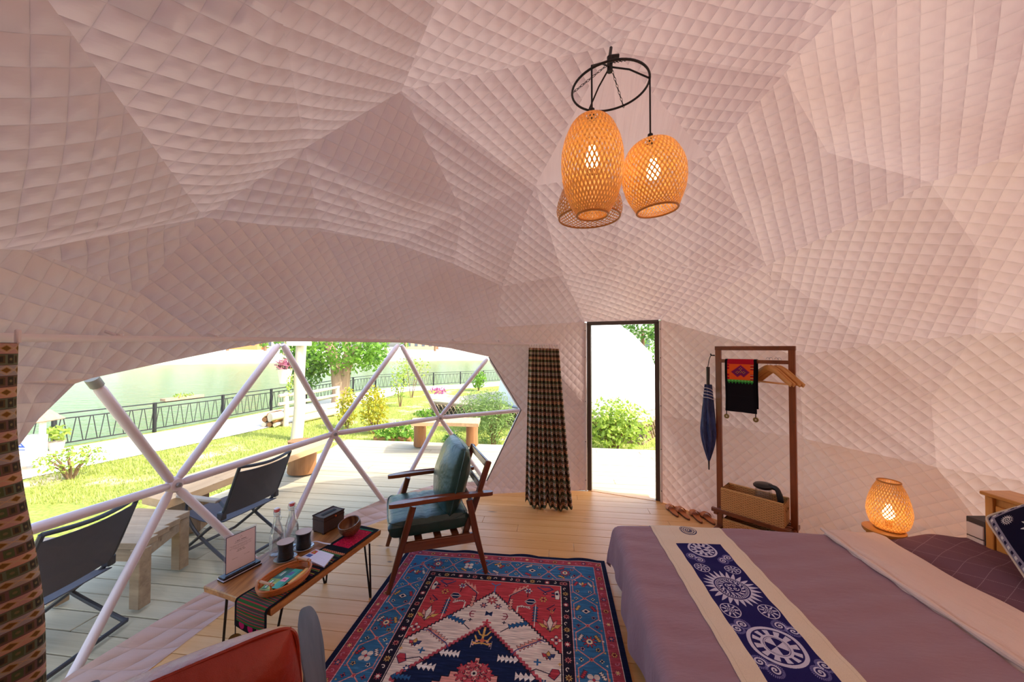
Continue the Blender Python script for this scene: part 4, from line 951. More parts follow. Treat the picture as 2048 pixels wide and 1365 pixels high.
# ------------------------------------------------------------------ armchairs (local: faces +y)
WAL = wood('walnut', '7a3f1f', '3e1d10', .28, 2, 3, 0, .0003, Coat_Weight=.3); WALX = wood('walnut_flat', '8a4a26', '4a2412', .26, 1, 3, 0, .0003, Coat_Weight=.3)
def leather(name, c, c2):
    m = N(name); co = m.coord(); f = m.noise(co, 5, 4); v = m.n('TexVoronoi', {'Vector': co, 'Scale': 620.}).outputs['Distance']; f3 = m.noise(co, 14, 3)
    h = m.math('ADD', m.math('MULTIPLY', v, .05), m.math('ADD', f3, m.math('MULTIPLY', m.noise(m.coord('Object', (1, .5, 1)), 7, 3, .5), 2.5)))
    return m.end(m.bsdf(m.mix(f, lin(c), lin(c2)), .3, m.bump(h, .008, .7), Coat_Weight=.12, Coat_Roughness=.15))
def armchair(label, loc, rz, lea, dark=None, drop=0):
    WL, WX = (dark, dark) if dark else (WAL, WALX)
    t = thing('armchair', label, 'armchair', loc, rz)
    for s in (-1, 1):
        MB().tube([(s * .282, .19, .54), (s * .29, .265, .28), (s * .3, .345, .008)], [.02, .021, .0135], 10, sq=(1.1, .8)).build('leg', WL, t)
        MB().tube([(s * .282, -.19, .53), (s * .288, -.24, .28), (s * .3, -.31, .008)], [.02, .021, .0135], 10, sq=(1.1, .8)).build('leg', WL, t)
        MB().bar((s * .245, -.155, .24), (s * .245, -.345, .775), .026, .042, .006, up=(0, 1, 0)).build('back_post', WL, t)
        MB().bar((s * .284, .27, .278), (s * .284, -.235, .266), .024, .066, .004).build('side_rail', WX, t)
        P = [(s * .285 + x, y) for x, y in ((-.02, .33), (.0, .345), (.02, .33), (.034, .25), (.036, .1), (.026, -.06), (.02, -.2), (.02, -.345), (-.02, -.345), (-.02, -.2), (-.026, -.06), (-.032, .1), (-.032, .25))][::-1]
        P = [(q.x, q.y) for q in spline([V((x, y, 0)) for x, y in P + P[:1]], 4)[:-1]]
        mb = MB(); n = len(P); zz = lambda y: .548 + .012 * math.sin((y + .3) * 4.5)
        mb.add([(x, y, zz(y)) for x, y in P] + [(x * 1.0, y, zz(y) + .026) for x, y in P], [tuple(range(n))[::-1], tuple(range(n, 2 * n))] + [(i, (i + 1) % n, n + (i + 1) % n, n + i) for i in range(n)])
        mb.build('armrest', WX, t)
    MB().bar((-.26, .262, .27), (.26, .262, .27), .024, .06, .004).build('front_rail', WX, t); MB().bar((-.26, -.19, .262), (.26, -.19, .262), .024, .06, .004).build('back_rail', WX, t)
    MB().bar((-.235, -.338, .745), (.235, -.338, .745), .02, .06, .004).build('top_rail', WX, t)
    for z, y in ((.60, -.28), (.47, -.235)): MB().bar((-.235, y, z), (.235, y, z), .016, .05, .004).build('back_slat', WX, t)
    for y in (.15, .02, -.1): MB().bar((-.245, y, .288), (.245, y, .288), .05, .014, .002).build('seat_slat', WX, t)
    def seat(u, v, top):
        x, y = 2 * u - 1, 2 * v - 1; e = (max(0, 1 - abs(x) ** 14) * max(0, 1 - abs(y) ** 14)) ** .5
        return V((x * .262 * (1 - .015 * (1 - e)), .075 + y * .275, (.40 + .045 * e * (1 - .25 * y * y) - (.012 * math.exp(-((y - .1) / .05) ** 2) * e)) if top else .40 - .088 * e))
    mb = MB().grid(lambda u, v: seat(u, v, 1), 26, 30).grid(lambda u, v: seat(1 - u, v, 0), 26, 30); sc = mb.build('seat_cushion', lea, t)
    MB().tube([seat(.5 + .5 * math.copysign(abs(math.cos(a)) ** .28, math.cos(a)), .5 + .5 * math.copysign(abs(math.sin(a)) ** .28, math.sin(a)), 1) for a in np.linspace(0, 2 * PI, 60, endpoint=False)], .004, 5, True).build('piping', lea, sc)
    M = Matrix.Translation((-.6 * drop, -.115, .645 - drop)) @ Matrix.Rotation(-drop * 2.2, 4, 'Y') @ Matrix.Rotation(math.radians(104), 4, 'X')
    mb = cushion(MB(), .53, .50, .25, M, 36, .16, .42, .05, 4); bc = mb.build('back_cushion', lea, t)
    MB().tube([M @ V((x, y, 0)) for x, y in [(math.copysign(abs(math.cos(a)) ** .2, math.cos(a)) * .262, math.copysign(abs(math.sin(a)) ** .2, math.sin(a)) * .247) for a in np.linspace(0, 2 * PI, 72, endpoint=False)]], .005, 5, True).build('piping', lea, bc)
    return t
armchair('green leather armchair with walnut frame standing on the rug corner', (-.575, 2.755, .004), math.radians(109.6), leather('green_leather', '18352e', '244a44'))
armchair('red leather armchair seen from behind, closest to the low table', (-.86, 1.0, 0), math.radians(34), leather('red_leather', '86200f', 'a83418'), wood('dark_arm', '6a564a', '3c2e26', .5, 1, 3, 0, .0003), .035)
# ================================================================== LOW TABLE AND WHAT STANDS ON IT
TZ = .40; T3 = lambda px, py, z=TZ: at_z(px, py, z)
TABLEW = wood('acacia_slab', 'd89a58', '7a4420', .35, 1, 4.0, .8, .0004); IRON = plain('black_hairpin', '1c1a1c', .4, .1, Metallic=.5)
tFL, tBL, tFR, tBR = T3(541, 1221), T3(407, 1173), T3(762, 1060), T3(650, 1045)
t = thing('low_table', 'low live-edge wooden slab table on black hairpin legs', 'table', (tFL + tBR) / 2 * 1.0 + V((0, 0, -TZ)))
poly = [tFL, T3(600, 1178.5), T3(655, 1138), T3(710, 1097.5), tFR, T3(724, 1053), tBR, T3(594, 1073), T3(545, 1099), T3(480, 1134), tBL, T3(455, 1189)]
mb = MB(); n = len(poly); cc = (tFL + tBR) / 2
rings = [[p.lerp(cc, k) + V((0, 0, z)) for p in poly] for z, k in ((-.036, .03), (-.03, .008), (-.006, 0), (0, .008))]
mb.add([p for r in rings for p in r], [tuple(range(n))[::-1], tuple(range(3 * n, 4 * n))] + [(j * n + i, j * n + (i + 1) % n, (j + 1) * n + (i + 1) % n, (j + 1) * n + i) for j in range(3) for i in range(n)])
mb.build('top', TABLEW, t, world=True, ang=25)
fe = [at_z(740, 1194, .004), at_z(650, 1166, .004), at_z(447, 1289, .004), V((-1.2, 1.80, .004))]
for f, c in zip(fe, (tFR, tBR, tBL, tFL)):
    top = f.lerp(c, .35); top = V((top.x, top.y, 0)).lerp(V((cc.x, cc.y, 0)), .12); top.z = TZ - .037; sd = (V((c.x, c.y, 0)) - V((cc.x, cc.y, 0))).normalized(); sd = V((-sd.y, sd.x, 0)) * .045
    fz = f + V((0, 0, .006)); MB().tube(spline([top + sd, fz + sd * .2 + V((0, 0, .02)), fz, fz - sd * .2 + V((0, 0, .02)), top - sd], 5), .006, 8).build('leg', IRON, t, world=True)
# runner: woven strip over the front half of the table, hanging over the near end
def paint_runner():
    c = Cv(.22, .98, 1100, '17141c'); r = random.Random(5)
    pk, gr, rd = 'c02060', '3c6a3a', 'b83440'
    c.rect(.018, 0, .202, .03, '1a1418')
    for x in (.05, .11, .17): c.disc(x, .022, .018, pk)
    y = .03
    while y < .36:
        for h, col in ((.010, gr), (.004, rd), (.008, '3f5a48'), (.004, rd), (.009, '5a4a4e'), (.004, gr), (.004, 'c84a50')): c.rect(.014, y, .206, y + h, col); y += h
        for x in np.arange(.016, .2, .006): c.rect(x, y - .022, x + .003, y - .018, '7a8a80')
    c.rect(.014, .36, .206, .40, '1a171c')
    for y, cols in ((.40, ('8a3a5a', 'b0a040', '2c2430')), (.44, ('5a7a3a', 'c06040', '241c28')), (.50, ('8a2a4a', 'c8a050', '2a3a5a')), (.56, ('b84a40', '4a6a3a', '241c28'))):
        for k in range(3): c.rect(.016, y + k * .012, .204, y + k * .012 + .007, cols[k])
        for x in np.arange(.02, .2, .012): c.poly([(x, y + .048), (x + .006, y + .038), (x + .012, y + .048)], cols[1])
    for x in np.arange(.02, .2, .018): c.disc(x + .009, .635, .011, 'd88a60'); c.disc(x + .009, .635, .006, '8a4a30')
    c.rect(.016, .615, .204, .622, '4a8a4a'); c.rect(.014, .65, .206, .70, '17141c')
    c.rect(.03, .70, .19, .93, 'c0143c')
    for _ in range(420): x, y = r.uniform(.03, .185), r.uniform(.70, .925); c.rect(x, y, x + r.uniform(.003, .012), y + r.uniform(.002, .006), r.choice(('d8245a', 'a80e30', 'e0404a', '8a0c2c')))
    for x in np.arange(.03, .19, .01): c.disc(x + .005, .94, .006, '3fa070', .003)
    return c.a
RUN = imgmat('woven_runner', paint_runner(), .9, .002, 900, spec=.1)
rF0, rB0, rF1, rB1 = T3(541, 1220), T3(477, 1196), T3(760, 1061), T3(723.5, 1053)
endv = ((rF0 - rF1) + (rB0 - rB1)) / 2; endv.z = 0; endv.normalize()
def runf(u, v):                                       # v 0 = hanging end, 1 = far end
    s = v * .98 - .13
    if s >= 0:
        k = s / .85; p = rB0.lerp(rB1, k).lerp(rF0.lerp(rF1, k), u); p = p.lerp(cc, .012); p.z = TZ + .0045 + .001 * math.sin(k * 25 + u * 4); return p
    a = -s; p = rB0.lerp(rF0, u).lerp(cc, .012); q = min(a, .02) / .02 * PI / 2
    return p + endv * (.013 * math.sin(q) + .006) + V((0, 0, .004 - .013 * (1 - math.cos(q)) - max(0, a - .02) - .012 * math.sin(u * PI) * (a / .13)))
t2 = tag(MB().sheet(lambda u, v: runf(1 - u, v), 14, 80, .0018, uv=lambda u, v: (1 - u, v)).build('table_runner', RUN), 'embroidered dark table runner with crimson and green panels', 'runner')
q = V(runf(.02, 0)); 
mb = MB().tube([q + V((0, 0, .02)), q + V((0, 0, -.02)), q + V((0, 0, -.04))], .0025, 5); mb.build('cord', plain('black_cord', '141216', .8), t2, world=True)
M = Matrix.Translation(q + V((0, 0, -.068))) @ Matrix.Rotation(PI / 2, 4, 'X') @ Matrix.Rotation(.3, 4, 'Y')
mb = MB(); a4 = 4; vs = []
for r_, z in ((.029, -.0015), (.029, .0015), (.0065, .0015), (.0065, -.0015)):
    for k in range(28): vs.append(M @ V((r_ * math.cos(k * PI / 14), r_ * math.sin(k * PI / 14), z)))
mb.add(vs, [(j * 28 + k, j * 28 + (k + 1) % 28, ((j + 1) % 4) * 28 + (k + 1) % 28, ((j + 1) % 4) * 28 + k) for j in range(4) for k in range(28)]); mb.build('coin', plain('old_brass', '7a6236', .45, .2, 60, Metallic=.6), t2, world=True)
# acrylic sign with a printed sheet
sL, sR = T3(447, 1162, TZ + .0), T3(512, 1129, TZ); sx = (sR - sL).normalized(); sn = V((sx.y, -sx.x, 0)); sm = (sL + sR) / 2; SWd = (sR - sL).length
t = thing('sign_holder', 'clear upright sign holder with a printed notice on the table end', 'sign', sm)
fr = Matrix((sx, -sn, V((0, 0, 1)))).transposed()
MB().box(sm + V((0, 0, .0035)), (SWd + .03, .06, .007), fr, b=.002).build('base', plain('black_acrylic', '16161c', .2), t, world=True)
MB().box(sm + V((0, 0, .0075)) , (SWd + .03, .06, .0025), fr, b=.001).build('base_layer', plain('white_acrylic', 'd8d0dc', .3), t, world=True)
MB().box(sm + V((0, 0, .0145)), (SWd + .024, .05, .011), fr, b=.002).build('base_block', plain('black_acrylic2', '1a1a22', .25), t, world=True)
MB().box(sm + V((0, 0, .12)), (SWd, .006, .205), fr, b=.001).build('acrylic_pane', glassy('acrylic', .05, .05, (.95, .95, .98, 1), .05), t, world=True)
def paint_sign():
    c = Cv(.14, .18, 2600, 'f2ecf8'); ink = '6a6478'
    c.line([(.0015, .0015), (.1385, .0015), (.1385, .1785), (.0015, .1785), (.0015, .0015)], .003, '2e2a5a')
    c.line([(.066, .022), (.07, .016), (.074, .022)], .0007, ink); c.line([(.064, .0245), (.076, .0245)], .0006, ink); r = random.Random(8)
    def text(y, x0, x1, h, col):
        x = x0
        while x < x1: w = r.uniform(.4, .9) * h; c.rect(x, y + r.uniform(0, h * .25), x + w * .7, y + h, col); x += w + (h * .8 if r.random() < .18 else h * .12)
    text(.034, .044, .098, .005, '57506a'); text(.043, .04, .102, .0025, ink)
    for y, a, b in ((.054, .018, .122), (.059, .025, .115), (.0665, .018, .12), (.072, .04, .10)): text(y, a, b, .0022, '8a8496')
    text(.08, .054, .086, .0034, '4a4458'); text(.087, .05, .09, .0034, '4a4458'); text(.118, .03, .055, .002, ink); text(.118, .085, .11, .002, ink)
    return c.a
PG = imgmat('printed_notice', paint_sign(), .6, spec=.3)
c0 = sm + V((0, 0, .119)) + sn * .0036
MB().grid(lambda u, v: c0 + sx * ((u - .5) * (SWd - .012)) + V((0, 0, (v - .5) * .19)), 1, 1, uv=lambda u, v: (u, 1 - v)).build('printed_sheet', PG, t, world=True)
# swing-top bottles
GLS = glassy('bottle_glass', .34, .05, (.9, .94, .96, 1), .12); WIRE = plain('steel_wire', 'a8a8ac', .3, Metallic=.9); CERA = plain('white_stopper', 'eeeaea', .3); REDR = plain('red_gasket', 'c01a30', .4)
def bottle(label, loc):
    t = thing('swing_top_bottle', label, 'bottle', loc, 0, 'swing-top bottles on the low table')
    prof = [(.001, .003), (.03, .0), (.035, .004), (.036, .02), (.036, .10), (.034, .125), (.026, .155), (.0165, .19), (.0135, .215), (.0135, .232), (.016, .234), (.016, .243), (.0125, .244)]
    def bf(u, v):
        k = v * (len(prof) - 1); i = min(int(k), len(prof) - 2); r = lerp(prof[i][0], prof[i + 1][0], k - i); z = lerp(prof[i][1], prof[i + 1][1], k - i); a = u * 2 * PI
        rr = r * (1 + (.035 * math.cos(8 * a) if .02 < z < .17 else 0)); return (rr * math.cos(a), rr * math.sin(a), z)
    MB().grid(bf, 64, 48, True).build('glass', GLS, t)
    MB().lathe([(.001, .244), (.012, .244), (.0125, .25), (.0145, .252), (.0145, .262), (.009, .266), (.001, .266)], 18).build('stopper', CERA, t)
    MB().lathe([(.0128, .2445), (.0152, .246), (.0152, .2495), (.0128, .251)], 18).lathe([(.0155, .2535), (.0162, .256), (.0155, .259)], 18).build('gasket', REDR, t)
    MB().tube([(.0165 * math.cos(k), .0165 * math.sin(k), .222) for k in np.linspace(0, 2 * PI, 20, endpoint=False)], .0012, 5, True).tube([(-.0165, 0, .222), (-.021, 0, .235), (-.018, 0, .257), (0, 0, .262), (.018, 0, .257), (.021, 0, .235), (.0165, 0, .222)], .0012, 5).tube([(.0165, 0, .222), (.03, -.006, .215), (.027, -.008, .198)], .0012, 5).build('wire_bail', WIRE, t)
    return t
b1 = bottle('clear swing-top bottle on the table nearer the printed sign', T3(553, 1108)); b2 = dup(b1, T3(583, 1093), .5, 'clear swing-top bottle on the table nearer the woven tissue box')
# dark ribbed cups on saucers
CUPM = plain('black_lacquer_cup', '1e1a1c', .35, .1); LID = plain('pale_cup_lining', 'cbb3a4', .5); SAU = glassy('glass_saucer', .18, .05, (.9, .92, .92, 1), .08); WRIM = plain('saucer_rim', '9a7048', .5)
def cup(label, loc):
    t = thing('ribbed_cup', label, 'cup', loc, 0, 'dark cups on the low table'); pr = [(.001, .004), (.036, .004), (.040, .008)]
    for k in range(13): z = .012 + k * .0063; r = .0405 - .006 * math.sin((z - .008) / .09 * PI); pr += [(r + .0014, z), (r + .0014, z + .004), (r, z + .0055)]
    pr += [(.043, .097), (.044, .099)]; MB().lathe(pr + [(.0415, .099), (.041, .096)], 36).build('body', CUPM, t)
    MB().lathe([(.001, .088), (.036, .089), (.0405, .096), (.0425, .0995), (.044, .0995)], 36).build('lining', LID, t); return t
def saucer(label, loc):
    t = thing('saucer', label, 'saucer', loc, 0, 'saucers under the dark cups'); MB().lathe([(.001, 0), (.03, 0), (.045, .004), (.058, .012), (.0585, .013), (.045, .007), (.03, .0035), (.001, .0035)], 40).build('dish', SAU, t)
    MB().tube([(.0585 * math.cos(k), .0585 * math.sin(k), .0125) for k in np.linspace(0, 2 * PI, 40, endpoint=False)], .0016, 6, True).build('rim', WRIM, t); return t
s1, s2 = T3(571, 1120), T3(607, 1098)
k1 = saucer('glass saucer under the cup nearer the rattan tray', s1); dup(k1, s2, 0, 'glass saucer under the cup nearer the bottles')
k1 = cup('black ribbed cup with pale lining nearer the rattan tray', s1 + V((0, 0, .004))); dup(k1, s2 + V((0, 0, .004)), .7, 'black ribbed cup with pale lining nearer the woven tissue box')
pts = spline([T3(623, 1085, TZ + .02), T3(633, 1083.5, TZ + .018), T3(647, 1087, TZ + .014), T3(661, 1089, TZ + .012)], 6)
tag(MB().tube(pts, [.003 + .0025 * (i / len(pts)) for i in range(len(pts))], 8, sq=(1.4, .5)).build('spoon', plain('white_spoon', 'e2dee6', .3)), 'white handled spoon lying beside the far cup', 'spoon')
# woven tissue box
wx = at_z(646, 1072, TZ); wl = at_z(623.5, 1062.5, TZ) - wx; wr = at_z(679, 1054.5, TZ) - wx
t = thing('tissue_box', 'dark woven lidded tissue box on the table', 'box', wx + (wl + wr) / 2)
e1, e2 = wr.normalized(), wl.normalized(); W1, W2 = .155, .105; bc = wx + e1 * W1 / 2 + e2 * W2 / 2; fr = Matrix((e1, V((-e1.y, e1.x, 0)), V((0, 0, 1)))).transposed(); e2 = V((-e1.y, e1.x, 0))
def wicker(name, c1, c2, sx, sy, rough=.45, d=.004):
    m = N(name); uv = m.n('SeparateXYZ', {0: m.n('TexCoord').outputs['UV']}); x = m.math('MULTIPLY', uv.outputs[0], sx); y = m.math('MULTIPLY', uv.outputs[1], sy)
    row = m.math('FLOOR', y); ph = m.math('MULTIPLY', row, PI); a = m.math('ABSOLUTE', m.math('SINE', m.math('ADD', m.math('MULTIPLY', x, PI / 2), m.math('MULTIPLY', ph, .5)))); b = m.math('SINE', m.math('MULTIPLY', m.math('FRACT', y), PI))
    h = m.math('MULTIPLY', m.math('POWER', a, .6), m.math('POWER', b, .5)); co = m.coord(); n_ = m.noise(co, 60, 4, .7)
    col = m.mix(m.ramp(m.math('ADD', m.math('MULTIPLY', h, .7), m.math('MULTIPLY', n_, .4)), [(.2, (0, 0, 0, 1)), (.8, (1, 1, 1, 1))]), lin(c2), lin(c1))
    return m.end(m.bsdf(col, rough, m.bump(h, d)))
DKW = wicker('dark_wicker', '5a3426', '1e100c', 320, 160, .35, .003)
def face_box(mb, c, ax, ay, az, sx, sy, sz, top=True):
    for n_, a, b, d, wa, wb in ((ay, ax, az, sy, sx, sz), (-ay, -ax, az, sy, sx, sz), (ax, ay, az, sx, sy, sz), (-ax, -ay, az, sx, sy, sz)) + (((az, ax, ay, sz, sx, sy),) if top else ()):
        o = c + n_ * (d / 2); s_ = 1 if n_ in (ay,) else 1
        vs = [o + a * (u * wa / 2) + b * (v * wb / 2) for u, v in ((-1, -1), (1, -1), (1, 1), (-1, 1))]
        f = (0, 1, 2, 3) if a.cross(b).dot(n_) > 0 else (3, 2, 1, 0)
        mb.add(vs, [f], [(0, 0), (wa, 0), (wa, wb), (0, wb)])
    return mb
zc = TZ + .012 + .045
face_box(MB(), bc + V((0, 0, zc - TZ)), e1, e2, V((0, 0, 1)), W1, W2, .095).build('body', DKW, t, world=True, smooth=False)
zt = TZ + .1045; loop = [bc + e1 * (W1 / 2 * a) + e2 * (W2 / 2 * b) for a, b in ((-1, -1), (1, -1), (1, 1), (-1, 1))]
for p in loop: p.z = zt
MB().tube(loop, .0045, 8, True).tube([p - V((0, 0, .022)) for p in loop], .0035, 8, True).build('rim', plain('wicker_rim', '3a2018', .4), t, world=True)
p = bc + V((0, 0, .1045)); MB().box(p, (.1, .024, .004), fr).build('slot', plain('slot_black', '0c0808', .8), t, world=True)
for a in (-1, 1):
    for b in (-1, 1): MB().box(bc + e1 * (a * (W1 / 2 - .012)) + e2 * (b * (W2 / 2 - .012)) + V((0, 0, .006)), (.016, .016, .012), fr).build('foot', plain('foot_dark', '2a1810', .6), t, world=True)
M = Matrix.Translation(bc - e2 * (W2 / 2 + .002) + e1 * .01 + V((0, 0, .088))); MB().lathe([(.001, -.006), (.006, -.003), (.006, .003), (.001, .006)], 12, (0, 0, 0), M).build('bead', plain('orange_bead', 'e06a3a', .4), t, world=True)
# coconut bowl
bp = T3(699, 1071, TZ + .006)
COCO = (lambda m: m.end(m.bsdf(m.mix(m.ramp(m.noise(m.coord(), 330, 4, .7), [(.45, (0, 0, 0, 1)), (.62, (1, 1, 1, 1))]), lin('4a2414'), lin('9a6a44')), .3, m.bump(m.noise(m.coord(), 120, 3), .001), Coat_Weight=.3)))(N('coconut_shell'))
COCI = (lambda m: m.end(m.bsdf(m.mix(m.ramp(m.n('TexWave', {'Vector': m.coord(), 'Scale': 7., 'Distortion': 9., 'Detail': 3.}).outputs['Fac'], [(.3, (0, 0, 0, 1)), (.7, (1, 1, 1, 1))]), lin('6e3e24'), lin('92623e')), .3, None, Coat_Weight=.3)))(N('coconut_inside'))
t = thing('coconut_bowl', 'polished coconut shell bowl on the crimson end of the runner', 'bowl', bp)
R_ = .068; M = Matrix.Translation(bp + V((0, 0, R_ - .004))) @ Matrix.Rotation(math.radians(14), 4, 'X') @ Matrix.Rotation(math.radians(-8), 4, 'Y')
pr = [(max(.001, R_ * math.sin(a)), -R_ * .96 * math.cos(a)) for a in np.linspace(0, PI * .60, 16)]; pi_ = [(max(.001, (R_ - .005) * math.sin(a)), -(R_ - .005) * .96 * math.cos(a)) for a in np.linspace(PI * .60, 0, 16)]
MB().shell(pr + [pi_[0]], 40, (0, 0, 0), M).build('shell', COCO, t, world=True); MB().shell(pi_, 40, (0, 0, 0), M).build('inside', COCI, t, world=True)
# rattan tray and tea sachets
tc = T3(570, 1163, TZ + .007); td = (tFR - tFL).normalized(); ta = math.atan2(td.y, td.x)
t = thing('rattan_tray', 'oval rattan tray with two peg handles holding tea sachets', 'tray', tc, ta)
RAT = wicker('rattan', 'd07a34', '7a3a14', 110, 90, .4, .003); RATP = plain('rattan_coil', 'c4702e', .4, .25, 60, .001, 300); PEG = wood('peg_wood', 'd8a880', 'b8845c', .5, 0, 4)
A_, B_ = .132, .093
def ov(k, a, z): return V((A_ * k * math.cos(a), B_ * k * math.sin(a), z))
MB().grid(lambda u, v: ov(max(.02, v * .93), u * 2 * PI, .003), 60, 10, uv=None).build('base', RAT, t)
for i, (k, z) in enumerate(((.945, .004), (.965, .010), (.98, .016), (.995, .022))): MB().tube([ov(k, a + (i % 2) * .03, z) for a in np.linspace(0, 2 * PI, 72, endpoint=False)], .0048, 6, True).build('coil', RATP, t)
mb = MB()
for a in np.linspace(0, 2 * PI, 84, endpoint=False): mb.tube([ov(.965, a, .002), ov(.995, a + .02, .014), ov(1.01, a + .04, .027)], .0018, 4)
mb.build('stakes', RATP, t, kind='stuff')
MB().tube([ov(1.005, a, .029) for a in np.linspace(0, 2 * PI, 72, endpoint=False)], .0055, 8, True).build('rim', RATP, t)
for s in (-1, 1):
    x = s * A_ * .80
    MB().tube([(x, -.052, .055), (x, .052, .055)], .0065, 10).build('handle', PEG, t)
    for y in (-.038, .038): MB().tube([(x * 1.02, y, .028), (x, y, .053)], .004, 6).tube([(x, y - .004, .055), (x, y + .004, .055)], .0085, 8).build('handle_loop', RATP, t)
def sachet(label, x, y, rz, w, d, z, col, marks, tilt=0):
    Mw = Matrix.Translation(tc) @ Matrix.Rotation(ta, 4, 'Z') @ Matrix.Translation((x, y, z)) @ Matrix.Rotation(rz, 4, 'Z') @ Matrix.Rotation(tilt, 4, 'X')
    t = thing('tea_sachet', label, 'sachet', Mw.translation, 0, 'tea sachets in the rattan tray'); mb = MB()
    f = lambda u, v, s: Mw @ V(((u - .5) * w, (v - .5) * d, s * .004 * (math.sin(u * PI) * math.sin(v * PI)) ** .6))
    mb.grid(lambda u, v: f(u, v, 1), 8, 8).grid(lambda u, v: f(1 - u, v, -1), 8, 8); mb.build('packet', plain('packet_' + col, col, .35, .1), t, world=True)
    for (u0, v0, u1, v1, c2) in marks: MB().grid(lambda u, v: f(lerp(u0, u1, u), lerp(v0, v1, v), 1) + V((0, 0, .0006)), 4, 4).build('printed_band', plain('ink_' + c2, c2, .4, .05), t, world=True)
sachet('dark green tea sachet at the back of the rattan tray', .025, .032, .1, .1, .072, .014, '1f5a44', ((.2, .45, .75, .85, '2f7a5c'), (.3, .55, .65, .62, 'e8f0e4'), (.3, .7, .65, .74, 'e8f0e4')))
sachet('yellow-green tea sachet under the near peg handle', -.06, .018, .25, .09, .066, .016, '9ab04a', ((.1, .5, .9, .85, '3a8a50'), (.2, .6, .8, .72, 'f0f0e8'), (.1, .1, .6, .4, 'c8c84a')))
sachet('teal tea sachet with a pink flower print', -.005, -.022, .12, .155, .05, .021, '2aa68a', ((.3, .25, .5, .85, 'e89ab0'), (.36, .4, .44, .7, 'c83a4a'), (.62, .45, .82, .9, '5a4a8a'), (.1, .1, .95, .2, '1c7a5c')))
sachet('orange tea sachet along the front of the rattan tray', .035, -.055, .12, .13, .03, .018, 'e8a02c', ((.1, .3, .9, .45, 'f0c850'),))
# note pad
def quad_pad(name, label, cat, pts, th, col, z, marks=()):
    P = [T3(x, y, z) for x, y in pts]; t = thing(name, label, cat, sum(P, V((0, 0, 0))) / 4); mb = MB(); mb.add(P + [p - V((0, 0, th)) for p in P], [(0, 1, 2, 3), (7, 6, 5, 4)] + [((i + 1) % 4, i, 4 + i, 4 + (i + 1) % 4) for i in range(4)]); mb.build('sheet', plain('paper_' + col, col, .7, .03), t, world=True, smooth=False)
    B = lambda u, v: P[0].lerp(P[1], u).lerp(P[3].lerp(P[2], u), v)
    for u0, v0, u1, v1, c2 in marks: MB().grid(lambda u, v: B(lerp(u0, u1, u), lerp(v0, v1, v)) + V((0, 0, .0005)), 1, 1).build('print', plain('print_' + c2, c2, .6, .05), t, world=True)
    return t
lines = tuple((.12, .2 + .12 * k, .12 + .25 + .4 * ((k * 7) % 3) / 2, .205 + .12 * k, 'a8a4b4') for k in range(6))
quad_pad('picture_card', 'card with coloured picture stamps under the white note pad', 'card', ((596, 1118), (630, 1128), (646, 1104), (632, 1099)), .002, 'd8d4dc', TZ + .009, ((.1, .62, .5, .9, 'd83a20'), (.2, .68, .4, .85, 'e8c020'), (.1, .32, .5, .55, '4a5aa0'), (.6, .2, .9, .9, 'c05070')))
quad_pad('note_pad', 'white note pad on the table runner', 'note pad', ((614, 1119), (648, 1134), (668, 1110), (641, 1101.5)), .007, 'e6e2ee', TZ + .015, lines)

# ================================================================== CLOTHES RACK BY THE DOOR
RACKW = wood('rack_wood', '9c5226', '5e2c12', .35, 2, 3, .5, .0004, Coat_Weight=.2); RACKX = wood('rack_wood_flat', '8a4520', '4e2410', .35, 0, 3, .5, .0004, Coat_Weight=.2)
rA, rB = V((1.862, 3.25, 0)), V((2.215, 2.85, 0)); rx = (rB - rA).normalized(); rn = V((-rx.y * -1, -rx.x, 0)); rn = V((rx.y, -rx.x, 0)); rn = rn if rn.y < 0 and rn.x < 0 else -rn; RL = (rB - rA).length; rfr = Matrix((rx, -rn, V((0, 0, 1)))).transposed()
rp = lambda s, z, d=0: rA + rx * s + rn * d + V((0, 0, z))
t = thing('clothes_rack', 'tall brown wooden clothes rack with a slatted shelf', 'rack', (rA + rB) / 2)
for s in (0, RL): MB().box(rp(s, .8), (.045, .03, 1.6), rfr, b=.003).build('post', RACKW, t, world=True); 
for s in (0, RL): MB().box(rp(s, .012, 0), (.045, .30, .024), rfr, b=.003).build('foot', RACKX, t, world=True); MB().box(rp(s, .165, 0), (.03, .23, .03), rfr, b=.002).build('shelf_bearer', RACKX, t, world=True)
MB().box(rp(RL / 2, 1.6), (RL + .05, .034, .036), rfr, b=.003).build('top_bar', RACKX, t, world=True)
MB().box(rp(RL / 2, 1.487), (RL - .03, .026, .03), rfr, b=.003).build('hanging_rail', RACKX, t, world=True)
for d in (-.11, -.065, -.02, .025, .07, .112): MB().box(rp(RL / 2, .19, d), (RL + (.06 if d > .1 else -.01), .026, .02 if d < .1 else .032), rfr, b=.002).build('slat', RACKX, t, world=True)
MB().tube([rp(-.03, 1.535, 0), rp(-.06, 1.535, .0), rp(-.066, 1.55, .0)], .006, 8).build('side_peg', IRON, t, world=True)
